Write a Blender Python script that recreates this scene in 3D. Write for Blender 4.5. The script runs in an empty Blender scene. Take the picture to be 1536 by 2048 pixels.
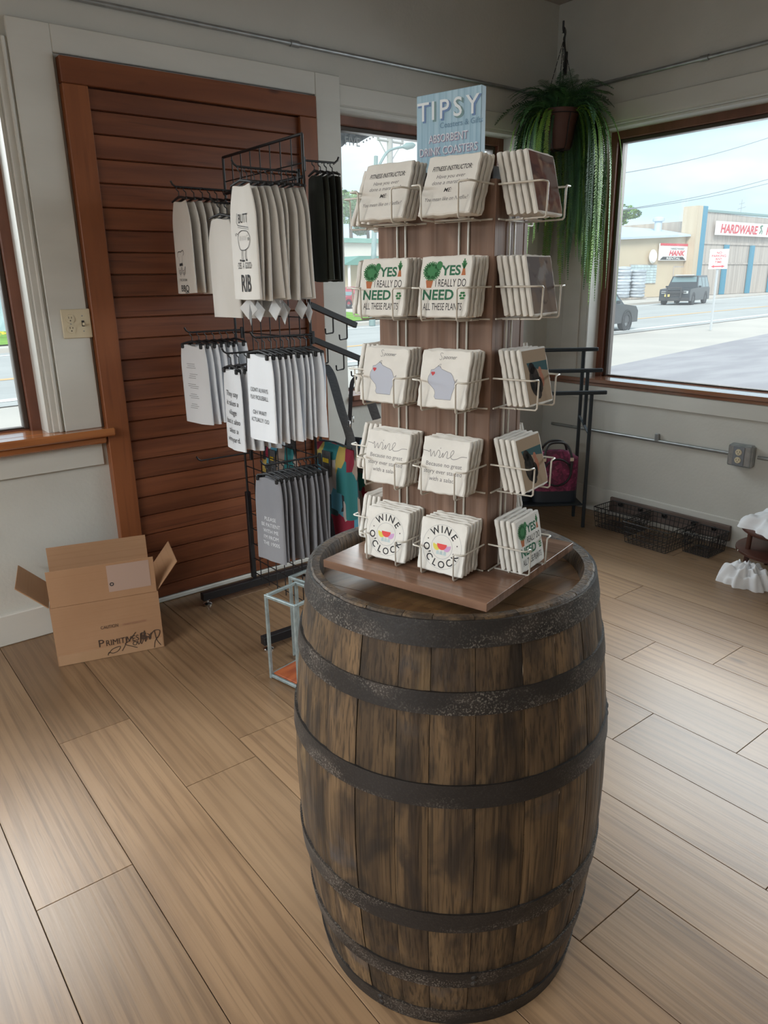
import bpy, math, random
from mathutils import Vector, Matrix
random.seed(7)
S = bpy.context.scene
COL = S.collection
rad = math.radians

# ------------------------------------------------------------------ camera
CAM_H = 1.436
F_PX, YAW, PITCH, ROLL = 1465.02, rad(51.992), rad(17.480), rad(-0.934)
_f = Vector((math.cos(YAW)*math.cos(PITCH), math.sin(YAW)*math.cos(PITCH), -math.sin(PITCH)))
_r = Vector((math.sin(YAW), -math.cos(YAW), 0))
_u = _r.cross(_f)
_c, _s = math.cos(ROLL), math.sin(ROLL)
RIGHT, UP, FWD = _c*_r + _s*_u, -_s*_r + _c*_u, _f
cd = bpy.data.cameras.new('camera')
cd.sensor_fit = 'VERTICAL'; cd.sensor_height = 36.0; cd.lens = F_PX/2048*36.0
cd.clip_start = 0.05; cd.clip_end = 800
cam = bpy.data.objects.new('camera', cd); COL.objects.link(cam)
cam.matrix_world = Matrix(((RIGHT.x, UP.x, -FWD.x, 0), (RIGHT.y, UP.y, -FWD.y, 0), (RIGHT.z, UP.z, -FWD.z, CAM_H), (0, 0, 0, 1)))
S.camera = cam

def px_ray(u, v):
    return RIGHT*((u-768)/F_PX) - UP*((v-1024)/F_PX) + FWD
def at_z(u, v, z):
    d = px_ray(u, v); return Vector((0, 0, CAM_H)) + d*((z-CAM_H)/d.z)
def at_x(u, v, x):
    d = px_ray(u, v); return Vector((0, 0, CAM_H)) + d*(x/d.x)
def at_y(u, v, y):
    d = px_ray(u, v); return Vector((0, 0, CAM_H)) + d*(y/d.y)

# ------------------------------------------------------------------ world: bright overcast sky with soft cloud
W = bpy.data.worlds.new('sky'); S.world = W; W.use_nodes = True
wn, wl = W.node_tree.nodes, W.node_tree.links
bg = wn['Background']
tc = wn.new('ShaderNodeTexCoord')
nz = wn.new('ShaderNodeTexNoise'); nz.inputs['Scale'].default_value = 3.0; nz.inputs['Detail'].default_value = 5
mp = wn.new('ShaderNodeMapping'); mp.inputs['Scale'].default_value = (1, 1, 3.5)
rp = wn.new('ShaderNodeValToRGB')
rp.color_ramp.elements[0].position = 0.40; rp.color_ramp.elements[0].color = (0.53, 0.75, 0.90, 1)
rp.color_ramp.elements[1].position = 0.66; rp.color_ramp.elements[1].color = (0.88, 0.95, 1.0, 1)
wl.new(tc.outputs['Generated'], mp.inputs['Vector']); wl.new(mp.outputs['Vector'], nz.inputs['Vector'])
wl.new(nz.outputs['Fac'], rp.inputs['Fac']); wl.new(rp.outputs['Color'], bg.inputs['Color'])
bg.inputs['Strength'].default_value = 1.0

# ------------------------------------------------------------------ lights
def area(name, loc, target, sx, sy, power, color):
    l = bpy.data.lights.new(name, 'AREA'); l.shape = 'RECTANGLE'; l.size = sx; l.size_y = sy
    l.energy = power; l.color = color
    o = bpy.data.objects.new(name, l); COL.objects.link(o); o.location = loc
    o.rotation_euler = (Vector(target)-Vector(loc)).to_track_quat('-Z', 'Y').to_euler()
    return o
sun = bpy.data.lights.new('sun', 'SUN'); sun.energy = 2.5; sun.angle = rad(25); sun.color = (1.0, 0.97, 0.92)
so = bpy.data.objects.new('sun', sun); COL.objects.link(so)
so.rotation_euler = Vector((0.62, 0.50, -0.62)).to_track_quat('-Z', 'Y').to_euler()
# daylight entering by the shop windows
area('daylight_left_window', (-0.75, 4.05, 2.35), (-0.35, 1.3, 0.35), 3.0, 1.7, 150, (0.95, 0.98, 1.0))
area('daylight_middle_window', (2.95, 4.05, 2.35), (2.6, 1.6, 0.30), 1.5, 1.6, 62, (0.94, 0.98, 1.0))
area('daylight_right_window', (4.75, 0.85, 2.40), (2.1, 0.85, 0.10), 4.3, 1.8, 200, (0.93, 0.97, 1.0))
area('daylight_entrance_window', (-3.95, 0.55, 2.95), (0.4, 0.75, 0.45), 3.6, 1.4, 580, (0.97, 0.98, 1.0))
# warm shop ceiling lights behind the camera (their fixtures are built with the room)
LAMPS = [(-1.6, -0.3, 14), (-1.6, 1.30, 16)]
for i, (lx, ly, lp) in enumerate(LAMPS):
    area('ceiling_light_%d' % i, (lx, ly, 2.835), (lx, ly, 0), 1.15, 0.26, lp, (1.0, 0.90, 0.77))

S.view_settings.view_transform = 'Standard'; S.view_settings.look = 'None'
S.view_settings.exposure = 0.38; S.view_settings.gamma = 1.0
S.view_settings.use_curve_mapping = False
S.cycles.max_bounces = 8; S.cycles.diffuse_bounces = 5; S.cycles.glossy_bounces = 4
S.cycles.transparent_max_bounces = 12; S.cycles.sample_clamp_indirect = 4.0
S.cycles.caustics_reflective = False; S.cycles.caustics_refractive = False

# ------------------------------------------------------------------ materials
def _ramp(n, fac, lo, hi, c0=(0, 0, 0, 1), c1=(1, 1, 1, 1)):
    pass
def pmat(name, col, col2=None, scale=(6, 6, 6), lo=.35, hi=.65, detail=4, dist=0.0, rough=.6, metal=0.0, spec=.5,
         bump=0.0, bscale=None, bdist=.01, layers=(), vary=0.0, rnd=True, coat=0.0, sheen=0.0, coord='Object', emit=None):
    m = bpy.data.materials.new(name); m.use_nodes = True
    N, L = m.node_tree.nodes, m.node_tree.links
    b = N['Principled BSDF']
    b.inputs['Roughness'].default_value = rough; b.inputs['Metallic'].default_value = metal
    b.inputs['Specular IOR Level'].default_value = spec
    if coat: b.inputs['Coat Weight'].default_value = coat; b.inputs['Coat Roughness'].default_value = .15
    if sheen: b.inputs['Sheen Weight'].default_value = sheen
    tcn = N.new('ShaderNodeTexCoord'); src = tcn.outputs[coord]
    oi = N.new('ShaderNodeObjectInfo')
    if rnd:
        mul = N.new('ShaderNodeMath'); mul.operation = 'MULTIPLY'; mul.inputs[1].default_value = 37.0
        L.new(oi.outputs['Random'], mul.inputs[0])
        cmb = N.new('ShaderNodeCombineXYZ')
        for k in range(3): L.new(mul.outputs[0], cmb.inputs[k])
        add = N.new('ShaderNodeVectorMath'); add.operation = 'ADD'
        L.new(src, add.inputs[0]); L.new(cmb.outputs[0], add.inputs[1]); src = add.outputs[0]
    def tex(kind, sc, det, ds):
        mpn = N.new('ShaderNodeMapping'); mpn.inputs['Scale'].default_value = sc; L.new(src, mpn.inputs['Vector'])
        if kind == 'voronoi':
            t = N.new('ShaderNodeTexVoronoi'); t.inputs['Scale'].default_value = 1.0; out = t.outputs['Distance']
        elif kind == 'wave':
            t = N.new('ShaderNodeTexWave'); t.inputs['Scale'].default_value = 1.0; t.inputs['Distortion'].default_value = ds
            t.inputs['Detail'].default_value = det; t.inputs['Detail Scale'].default_value = 1.2; out = t.outputs['Fac']
        else:
            t = N.new('ShaderNodeTexNoise'); t.inputs['Scale'].default_value = 1.0; t.inputs['Detail'].default_value = det
            t.inputs['Distortion'].default_value = ds; out = t.outputs['Fac']
        L.new(mpn.outputs['Vector'], t.inputs['Vector'])
        return out
    def rampf(o, lo, hi):
        r = N.new('ShaderNodeMapRange'); r.inputs['From Min'].default_value = lo; r.inputs['From Max'].default_value = hi
        r.interpolation_type = 'SMOOTHSTEP'; L.new(o, r.inputs['Value']); return r.outputs['Result']
    def c4(c): return (c[0], c[1], c[2], 1)
    cur = None; basefac = None
    if col2 is not None:
        basefac = tex('noise', scale, detail, dist)
        mx = N.new('ShaderNodeMix'); mx.data_type = 'RGBA'
        L.new(rampf(basefac, lo, hi), mx.inputs['Factor'])
        mx.inputs[6].default_value = c4(col); mx.inputs[7].default_value = c4(col2); cur = mx.outputs[2]
    for ly in layers:
        o = tex(ly.get('kind', 'noise'), ly['scale'], ly.get('detail', 3), ly.get('dist', 0.0))
        fo = rampf(o, ly['lo'], ly['hi'])
        if 'amt' in ly:
            am = N.new('ShaderNodeMath'); am.operation = 'MULTIPLY'; am.inputs[1].default_value = ly['amt']
            L.new(fo, am.inputs[0]); fo = am.outputs[0]
        mx = N.new('ShaderNodeMix'); mx.data_type = 'RGBA'; L.new(fo, mx.inputs['Factor'])
        if cur is None: mx.inputs[6].default_value = c4(col)
        else: L.new(cur, mx.inputs[6])
        mx.inputs[7].default_value = c4(ly['color']); cur = mx.outputs[2]
    if vary:
        hs = N.new('ShaderNodeHueSaturation')
        mr = N.new('ShaderNodeMapRange'); mr.inputs['To Min'].default_value = 1-vary; mr.inputs['To Max'].default_value = 1+vary
        L.new(oi.outputs['Random'], mr.inputs['Value']); L.new(mr.outputs['Result'], hs.inputs['Value'])
        if cur is None: hs.inputs['Color'].default_value = c4(col)
        else: L.new(cur, hs.inputs['Color'])
        cur = hs.outputs['Color']
    if cur is None: b.inputs['Base Color'].default_value = c4(col)
    else: L.new(cur, b.inputs['Base Color'])
    if bump:
        o = tex('noise', bscale or scale, 4, 0.0)
        bp = N.new('ShaderNodeBump'); bp.inputs['Strength'].default_value = bump; bp.inputs['Distance'].default_value = bdist
        L.new(o, bp.inputs['Height']); L.new(bp.outputs['Normal'], b.inputs['Normal'])
    if emit:
        b.inputs['Emission Color'].default_value = c4(emit[0]); b.inputs['Emission Strength'].default_value = emit[1]
    return m
def flat(name, col, rough=.6, metal=0.0, spec=.5, **k): return pmat(name, col, rough=rough, metal=metal, spec=spec, rnd=False, **k)

MT = {}
MT['wall'] = pmat('painted_plaster', (.56, .56, .525), (.525, .525, .49), (3, 3, 3), rough=.75, bump=.25, bscale=(70, 70, 70), bdist=.004, rnd=False)
MT['trim'] = pmat('painted_trim', (.60, .60, .565), (.565, .565, .53), (2, 2, 9), rough=.55, rnd=False, bump=.05, bscale=(9, 9, 60))
MT['ceiling'] = pmat('ceiling_paint', (.42, .39, .36), (.39, .36, .33), (2, 2, 2), rough=.85, rnd=False)
MT['floor_base'] = flat('floor_underlay', (.05, .035, .025), .9)
MT['plank'] = pmat('oak_vinyl_plank', (.262, .163, .090), (.190, .114, .061), (5, 1.0, 6), .28, .75, 5, .8, rough=.34, spec=.55, vary=.11,
    bump=.12, bscale=(150, 4, 40), bdist=.002,
    layers=[dict(scale=(130, 3.0, 30), color=(.11, .064, .035), lo=.48, hi=.72, amt=.50, detail=5, dist=.5),
            dict(kind='wave', scale=(7.5, .55, 1), color=(.118, .068, .037), lo=.58, hi=.99, amt=.40, detail=2.5, dist=7.0),
            dict(scale=(2.5, .8, 2), color=(.315, .208, .122), lo=.50, hi=.72, amt=.5),
            dict(kind='voronoi', scale=(4.2, 1.5, 3), color=(.10, .062, .04), lo=.085, hi=.02, amt=.8)])
MT['pine'] = pmat('stained_pine_board', (.185, .062, .027), (.125, .039, .018), (1.6, 18, 26), .32, .68, 5, .5, rough=.42, spec=.4, vary=.16,
    bump=.06, bscale=(4, 40, 90), bdist=.002,
    layers=[dict(scale=(2.2, 30, 70), color=(.06, .018, .010), lo=.55, hi=.75, amt=.6, detail=5, dist=.7),
            dict(kind='voronoi', scale=(2.3, 2.3, 5.0), color=(.03, .010, .006), lo=.11, hi=.03, amt=.85)])
MT['pine_frame'] = pmat('pine_frame_wood', (.26, .088, .033), (.19, .060, .023), (12, 12, 1.4), .32, .68, 5, .5, rough=.40, spec=.4, vary=.06,
    layers=[dict(scale=(40, 40, 2), color=(.14, .042, .018), lo=.56, hi=.75, amt=.5, detail=5),
            dict(kind='voronoi', scale=(4.0, 4.0, 1.7), color=(.05, .014, .008), lo=.10, hi=.03, amt=.85)])
MT['pine_header'] = pmat('pine_header_wood', (.20, .066, .026), (.15, .046, .019), (1.4, 12, 14), .32, .68, 5, .5, rough=.40, spec=.4,
    layers=[dict(scale=(2, 40, 50), color=(.11, .033, .015), lo=.56, hi=.75, amt=.5, detail=5),
            dict(kind='voronoi', scale=(2.1, 4, 5), color=(.05, .014, .008), lo=.10, hi=.03, amt=.85)])
MT['sill'] = pmat('varnished_sill', (.42, .16, .055), (.33, .115, .04), (2, 14, 20), rough=.16, spec=.6, coat=.6, rnd=False)
MT['winframe'] = pmat('window_frame_wood', (.19, .075, .045), (.13, .05, .03), (10, 10, 3), rough=.45, rnd=False)
MT['steel'] = pmat('galvanised_conduit', (.42, .44, .45), (.34, .36, .37), (20, 20, 20), rough=.38, metal=.75, rnd=False)
MT['black_metal'] = flat('black_metal', (.012, .012, .014), .42, spec=.5)
MT['black_plastic'] = flat('black_plastic', (.016, .016, .018), .5)
MT['chrome'] = flat('chrome', (.7, .7, .7), .2, 1.0)
MT['ivory'] = flat('ivory_plastic', (.62, .55, .40), .4)
MT['dark'] = flat('dark_slot', (.02, .02, .02), .7)
MT['ink'] = flat('black_ink', (.028, .028, .032), .8)
MT['ink_grey'] = flat('grey_ink', (.17, .17, .18), .8)

g = bpy.data.materials.new('window_glass'); g.use_nodes = True
N, L = g.node_tree.nodes, g.node_tree.links; N.remove(N['Principled BSDF'])
tr = N.new('ShaderNodeBsdfTransparent'); tr.inputs[0].default_value = (.97, .985, .98, 1)
gl = N.new('ShaderNodeBsdfGlossy'); gl.inputs['Roughness'].default_value = .02
fr = N.new('ShaderNodeFresnel'); fr.inputs[0].default_value = 1.16
mxs = N.new('ShaderNodeMixShader'); L.new(fr.outputs[0], mxs.inputs[0]); L.new(tr.outputs[0], mxs.inputs[1]); L.new(gl.outputs[0], mxs.inputs[2])
tl = N.new('ShaderNodeBsdfTranslucent'); tl.inputs[0].default_value = (.9, .93, .95, 1)      # pale veil mixed into the panes to imitate glare over the view outside
mx2 = N.new('ShaderNodeMixShader'); mx2.inputs[0].default_value = .024; L.new(mxs.outputs[0], mx2.inputs[1]); L.new(tl.outputs[0], mx2.inputs[2])
L.new(mx2.outputs[0], N['Material Output'].inputs[0]); MT['glass'] = g

# ------------------------------------------------------------------ mesh builder
def frame_m(o, x, y, z):
    x, y, z = Vector(x), Vector(y), Vector(z)
    return Matrix(((x.x, y.x, z.x, o[0]), (x.y, y.y, z.y, o[1]), (x.z, y.z, z.z, o[2]), (0, 0, 0, 1)))
class MB:
    def __init__(s): s.v = []; s.f = []
    def add(s, vs, fs, M=None):
        n = len(s.v)
        for p in vs:
            p = Vector(p)
            if M is not None: p = M @ p
            s.v.append((p.x, p.y, p.z))
        for f in fs: s.f.append(tuple(i+n for i in f))
        return s
    def box(s, x0, x1, y0, y1, z0, z1, ch=0.0, M=None):
        if ch <= 0:
            vs = [(x, y, z) for z in (z0, z1) for y in (y0, y1) for x in (x0, x1)]
            return s.add(vs, [(0, 2, 3, 1), (4, 5, 7, 6), (0, 1, 5, 4), (2, 6, 7, 3), (0, 4, 6, 2), (1, 3, 7, 5)], M)
        cx, cy, cz = (x0+x1)/2, (y0+y1)/2, (z0+z1)/2; h = ((x1-x0)/2, (y1-y0)/2, (z1-z0)/2)
        vs = []; idx = {}
        for sx in (-1, 1):
            for sy in (-1, 1):
                for sz in (-1, 1):
                    for a in range(3):
                        d = [h[k]-ch for k in range(3)]; d[a] = h[a]
                        idx[(sx, sy, sz, a)] = len(vs); vs.append((cx+sx*d[0], cy+sy*d[1], cz+sz*d[2]))
        fs = []
        sg = (-1, 1)
        def outward(q):
            a, b, c = Vector(vs[q[0]]), Vector(vs[q[1]]), Vector(vs[q[2]])
            n = (b-a).cross(c-a); m = sum((Vector(vs[i]) for i in q), Vector())/len(q) - Vector((cx, cy, cz))
            return tuple(q) if n.dot(m) > 0 else tuple(reversed(q))
        for a in range(3):
            o = [k for k in range(3) if k != a]
            for sa in sg:
                q = []
                for s1, s2 in ((-1, -1), (1, -1), (1, 1), (-1, 1)):
                    k = [0, 0, 0]; k[a] = sa; k[o[0]] = s1; k[o[1]] = s2; q.append(idx[(k[0], k[1], k[2], a)])
                fs.append(outward(q))
            for s1 in sg:
                for s2 in sg:
                    q = []
                    for sa, ax in ((-1, 0), (-1, 1), (1, 1), (1, 0)):
                        k = [0, 0, 0]; k[a] = sa; k[o[0]] = s1; k[o[1]] = s2; q.append(idx[(k[0], k[1], k[2], o[ax])])
                    fs.append(outward(q))
        for sx in sg:
            for sy in sg:
                for sz in sg: fs.append(outward([idx[(sx, sy, sz, a)] for a in range(3)]))
        return s.add(vs, fs, M)
    def tube(s, pts, r, n=8, closed=False, M=None, caps=True):
        P = [Vector(p) for p in pts]; k = len(P)
        rs = r if isinstance(r, (list, tuple)) else [r]*k
        T = []
        for i in range(k):
            a = P[(i-1) % k] if (closed or i > 0) else P[i]; b = P[(i+1) % k] if (closed or i < k-1) else P[i]
            t = (P[i]-a).normalized() + (b-P[i]).normalized() if (a != P[i] and b != P[i]) else (b-a)
            if t.length < 1e-9: t = b-a
            T.append(t.normalized())
        up = Vector((0, 0, 1)) if abs(T[0].z) < .9 else Vector((1, 0, 0))
        x = T[0].cross(up).normalized(); vs = []
        for i in range(k):
            x = (x - T[i]*x.dot(T[i])); x = x.normalized() if x.length > 1e-6 else T[i].orthogonal().normalized()
            y = T[i].cross(x)
            for j in range(n):
                a = 2*math.pi*j/n; vs.append(P[i] + (x*math.cos(a)+y*math.sin(a))*rs[i])
        fs = []
        for i in range(k if closed else k-1):
            for j in range(n):
                a, b = i*n+j, i*n+(j+1) % n; c, d = ((i+1) % k)*n+(j+1) % n, ((i+1) % k)*n+j
                fs.append((a, b, c, d))
        if caps and not closed: fs += [tuple(reversed(range(n))), tuple(range((k-1)*n, k*n))]
        return s.add(vs, fs, M)
    def lathe(s, prof, n=24, M=None, a0=0.0, a1=2*math.pi):
        full = abs(a1-a0-2*math.pi) < 1e-6; m = n if full else n+1; vs = []; fs = []
        for r, z in prof:
            for j in range(m):
                a = a0+(a1-a0)*j/n; vs.append((r*math.cos(a), r*math.sin(a), z))
        for i in range(len(prof)-1):
            for j in range(n):
                a, b = i*m+j, i*m+(j+1) % m; fs.append((a, b, (i+1)*m+(j+1) % m, (i+1)*m+j))
        return s.add(vs, fs, M)
    def prism(s, poly, z0, z1, M=None):
        n = len(poly); ar = sum(poly[i][0]*poly[(i+1) % n][1]-poly[(i+1) % n][0]*poly[i][1] for i in range(n))
        if ar < 0: poly = list(reversed(poly))
        vs = [(p[0], p[1], z0) for p in poly]+[(p[0], p[1], z1) for p in poly]
        fs = [tuple(reversed(range(n))), tuple(range(n, 2*n))]+[(i, (i+1) % n, n+(i+1) % n, n+i) for i in range(n)]
        return s.add(vs, fs, M)
    def grid(s, fn, nu, nv, closed=False, M=None, flip=False):
        m = nu if closed else nu+1; vs = [fn(i/nu, j/nv) for j in range(nv+1) for i in range(m)]; fs = []
        for j in range(nv):
            for i in range(nu):
                q = (j*m+i, j*m+(i+1) % m, (j+1)*m+(i+1) % m, (j+1)*m+i); fs.append(tuple(reversed(q)) if flip else q)
        return s.add(vs, fs, M)
    def mesh(s, name, smooth=None):
        me = bpy.data.meshes.new(name); me.from_pydata(s.v, [], s.f)
        if smooth is not None:
            me.polygons.foreach_set('use_smooth', [True]*len(me.polygons)); me.set_sharp_from_angle(angle=rad(smooth))
        me.update(); return me
    def build(s, name, mat, parent=None, smooth=None): return mk(name, s.mesh(name, smooth), mat, parent)
def mk(name, me, mat, parent=None):
    o = bpy.data.objects.new(name, me); COL.objects.link(o)
    if mat is not None:
        if isinstance(mat, str): mat = MT[mat]
        if len(me.materials) == 0: me.materials.append(mat)
    if parent is not None: o.parent = parent
    return o
def tag(o, label=None, cat=None, group=None, kind=None):
    if label: o['label'] = label
    if cat: o['category'] = cat
    if group: o['group'] = group
    if kind: o['kind'] = kind
    return o
def thing(name, label, cat, loc=(0, 0, 0), rz=0.0, group=None, kind=None):
    o = bpy.data.objects.new(name, None); COL.objects.link(o); o.empty_display_size = .05
    o.location = loc; o.rotation_euler = (0, 0, rz); return tag(o, label, cat, group, kind)
def struct(name, mb, mat, label, cat, smooth=None):
    o = mb.build(name, mat, None, smooth) if isinstance(mb, MB) else mb
    return tag(o, label, cat, kind='structure')

_tc = {}
def text_geo(s, size=1.0, shear=0.0, bold=0.0, align='CENTER', spacing=1.0, xs=1.0):
    key = (s, shear, bold, align, spacing)
    if key not in _tc:
        c = bpy.data.curves.new('t', 'FONT'); c.body = s; c.size = 1.0; c.shear = shear; c.offset = bold; c.align_x = align
        c.align_y = 'BOTTOM_BASELINE'; c.space_character = spacing; c.resolution_u = 3; c.fill_mode = 'FRONT'
        o = bpy.data.objects.new('t', c); COL.objects.link(o); bpy.context.view_layer.update()
        me = bpy.data.meshes.new_from_object(o.evaluated_get(bpy.context.evaluated_depsgraph_get()))
        _tc[key] = ([tuple(v.co) for v in me.vertices], [tuple(p.vertices) for p in me.polygons])
        bpy.data.objects.remove(o); bpy.data.curves.remove(c); bpy.data.meshes.remove(me)
    vs, fs = _tc[key]
    return [(v[0]*size*xs, v[1]*size, v[2]) for v in vs], fs
def put_text(mb, s, x, y, size, M, z=0.0, width=None, **k):
    vs, fs = text_geo(s, size, **k)
    if width and vs:
        w = max(v[0] for v in vs)-min(v[0] for v in vs); q = width/w if w > 0 else 1
        vs = [(v[0]*q, v[1], v[2]) for v in vs]
    mb.add([(v[0]+x, v[1]+y, z) for v in vs], fs, M); return mb
def ribbon(mb, pts, w, M, z=0.0):
    """flat pen stroke of width w through 2-D points"""
    P = [Vector((p[0], p[1])) for p in pts]; n = len(P); vs = []
    for i in range(n):
        t = P[min(i+1, n-1)]-P[max(i-1, 0)]; t = t.normalized() if t.length > 1e-9 else Vector((1, 0))
        q = Vector((-t.y, t.x))*w/2; vs += [(P[i].x+q.x, P[i].y+q.y, z), (P[i].x-q.x, P[i].y-q.y, z)]
    mb.add(vs, [(2*i, 2*i+1, 2*i+3, 2*i+2) for i in range(n-1)], M); return mb
def smooth_pts(pts, k=6):
    P = [Vector((p[0], p[1], p[2] if len(p) > 2 else 0.0)) for p in pts]; out = []
    for i in range(len(P)-1):
        p0, p1, p2, p3 = P[max(i-1, 0)], P[i], P[i+1], P[min(i+2, len(P)-1)]
        for j in range(k):
            t = j/k; out.append(.5*((2*p1)+(p2-p0)*t+(2*p0-5*p1+4*p2-p3)*t*t+(3*p1-p0-3*p2+p3)*t**3))
    out.append(P[-1]); return out
def disc(mb, x, y, rx, ry, M, z=0.0, n=20, a0=0, a1=2*math.pi, r0=0.0):
    if r0 <= 0:
        vs = [(x, y, z)]+[(x+rx*math.cos(a0+(a1-a0)*i/n), y+ry*math.sin(a0+(a1-a0)*i/n), z) for i in range(n+1)]
        mb.add(vs, [(0, i+1, i+2) for i in range(n)], M)
    else:
        vs = []
        for i in range(n+1):
            a = a0+(a1-a0)*i/n; c, d = math.cos(a), math.sin(a); vs += [(x+rx*r0*c, y+ry*r0*d, z), (x+rx*c, y+ry*d, z)]
        mb.add(vs, [(2*i, 2*i+1, 2*i+3, 2*i+2) for i in range(n)], M)
    return mb
def copy_thing(o, loc=None, rz=None, label=None, group=None):
    c = o.copy(); COL.objects.link(c)
    if loc is not None: c.location = loc
    if rz is not None: c.rotation_euler = (0, 0, rz)
    if label: c['label'] = label
    if group: c['group'] = group
    for ch in list(o.children):
        d = ch.copy(); COL.objects.link(d); d.parent = c
        for g2 in list(ch.children):
            e = g2.copy(); COL.objects.link(e); e.parent = d
    return c
# ================================================================== ROOM
X0, X1, Y0, Y1, ZC = -3.0, 3.86, -3.2, 3.19, 2.93
XU = 3.83                                  # upper right wall stands a little proud
# floor of single planks
floor = struct('floor', MB().box(X0-.2, X1+.2, Y0-.2, Y1+.2, -.06, -.006), 'floor_base', 'wood-look plank floor of the shop', 'floor')
PW, PL = .236, 1.52
JOINT = {0: 1.63, 1: 2.30, 2: 1.83, 4: .754, 7: 1.166, 8: .875, 9: 1.456}
_pm = {}
def plank(xa, xb, ya, yb):
    k = (round(xb-xa, 3), round(yb-ya, 3))
    if k not in _pm:
        g = .0010; w, h = (xb-xa)/2-g, (yb-ya)/2-g; c = .0006; d = .0010
        vs = [(-w, -h, -.006), (w, -h, -.006), (w, h, -.006), (-w, h, -.006), (-w, -h, -d), (w, -h, -d), (w, h, -d), (-w, h, -d),
              (-w+c, -h+c, 0), (w-c, -h+c, 0), (w-c, h-c, 0), (-w+c, h-c, 0)]
        fs = [(8, 9, 10, 11)]+[(i, (i+1) % 4, 4+(i+1) % 4, 4+i) for i in range(4)]+[(4+i, 4+(i+1) % 4, 8+(i+1) % 4, 8+i) for i in range(4)]
        _pm[k] = MB().add(vs, fs).mesh('floor_plank')
    o = mk('floor_plank', _pm[k], 'plank', floor); o.location = ((xa+xb)/2, (ya+yb)/2, 0)
for k in range(-14, 16):
    xa = .189+PW*k; xb = min(xa+PW, X1+.02); xa = max(xa, X0)
    if xb-xa < .01: continue
    j = JOINT.get(k, .3+((k*37) % 11)*.13)
    while j > Y0: j -= PL
    ys = [Y0]
    j += PL
    while j < Y1-.02:
        if j-ys[-1] > .05: ys.append(j)
        j += PL
    ys.append(Y1)
    for a, b in zip(ys[:-1], ys[1:]): plank(xa, xb, a, b)

W1 = (-1.95, .765, .845, 2.235); W2 = (2.253, 3.53, .845, 2.235); W3 = (-1.30, 2.885, .822, 2.25); W4 = (-1.2, 2.3, .85, 2.3)
TH = .22
m = MB(); ya, yb = Y1, Y1+TH
m.box(X0-TH, W1[0], ya, yb, 0, ZC); m.box(W1[0], W1[1], ya, yb, 0, W1[2]); m.box(W1[0], W1[1], ya, yb, W1[3], ZC)
m.box(W1[1], W2[0], ya, yb, 0, ZC); m.box(W2[0], W2[1], ya, yb, 0, W2[2]); m.box(W2[0], W2[1], ya, yb, W2[3], ZC)
m.box(W2[1], X1+TH, ya, yb, 0, ZC)
struct('wall_left', m, 'wall', 'greige painted street wall holding the wood panel', 'wall')
m = MB(); xa, xb = X1, X1+TH
m.box(xa, xb, W3[1], Y1, 0, W3[3]); m.box(xa, xb, W3[0], W3[1], 0, W3[2]); m.box(xa, xb, Y0-TH, W3[0], 0, W3[3])
m.box(XU, xb, Y0-TH, Y1, W3[3], ZC)
struct('wall_right', m, 'wall', 'greige painted wall with the wide shop window', 'wall')
struct('wall_back', MB().box(X0-TH, X1+TH, Y0-TH, Y0, 0, ZC), 'wall', 'plain greige wall behind the viewer', 'wall')
m = MB().box(X0-TH, X0, Y0, W4[0], 0, ZC); m.box(X0-TH, X0, W4[1], Y1, 0, ZC); m.box(X0-TH, X0, W4[0], W4[1], 0, W4[2]); m.box(X0-TH, X0, W4[0], W4[1], W4[3], ZC)
struct('wall_front', m, 'wall', 'plain greige wall at far left of the room', 'wall')
struct('ceiling', MB().box(X0-TH, X1+TH, Y0-TH, Y1+TH, ZC, ZC+.1), 'ceiling', 'plain painted ceiling above the conduit pipes', 'ceiling')
# baseboards and trims
m = MB().box(X0, .955, Y1-.026, Y1, 0, .135, .004); struct('baseboard_left', m, 'trim', 'pale baseboard below the left window', 'baseboard')
m = MB().box(X1-.014, X1, Y0, Y1, 0, .160, .004); struct('baseboard_right', m, 'trim', 'pale baseboard behind the wire baskets', 'baseboard')
m = MB().box(2.13, X1-.016, Y1-.016, Y1, 0, .16, .004); struct('baseboard_back', m, 'trim', 'pale baseboard below the middle window', 'baseboard')
# broad flat casing round the wood panel, in pieces beside and above it
m = MB().box(.812, .962, Y1-.022, Y1, .862, 2.355, .003)
m.box(.962, 2.115, Y1-.022, Y1, 2.262, 2.355, .003); m.box(2.115, 2.253, Y1-.022, Y1, .0, 2.355, .003)
struct('trim_1', m, 'trim', 'broad flat casing surrounding the reddish wood panel', 'trim')
m = MB().box(.768, .812, Y1-.012, Y1, .862, 2.29, .003); m.box(.790, .803, Y1-.022, Y1-.012, .862, 2.29, .003)
struct('trim_2', m, 'trim', 'narrow beaded casing at the edge of the left window', 'trim')
m = MB().box(X0, .955, Y1-.014, Y1, .70, .795, .003); struct('trim_3', m, 'trim', 'flat apron board under the left window sill', 'trim')
m = MB().box(2.258, XU, Y1-.010, Y1, 2.240, 2.326, .003); struct('trim_4', m, 'trim', 'head board above the middle window', 'trim')
m = MB().box(XU-.012, XU, Y0, Y1-.012, 2.258, 2.352, .003); struct('trim_5', m, 'trim', 'long head board above the wide right window', 'trim')
m = MB().box(X1-.014, X1, Y0, Y1, .711, .796, .003); struct('trim_6', m, 'trim', 'flat apron board under the wide window sill', 'trim')
m = MB().box(X1-.012, X1, 2.935, 3.06, .865, 2.25, .003); m.box(2.6+.98, 3.72, Y1-.012, Y1, .865, 2.235, .003)
struct('trim_7', m, 'trim', 'vertical casing boards in the corner behind the fern', 'trim')

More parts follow.
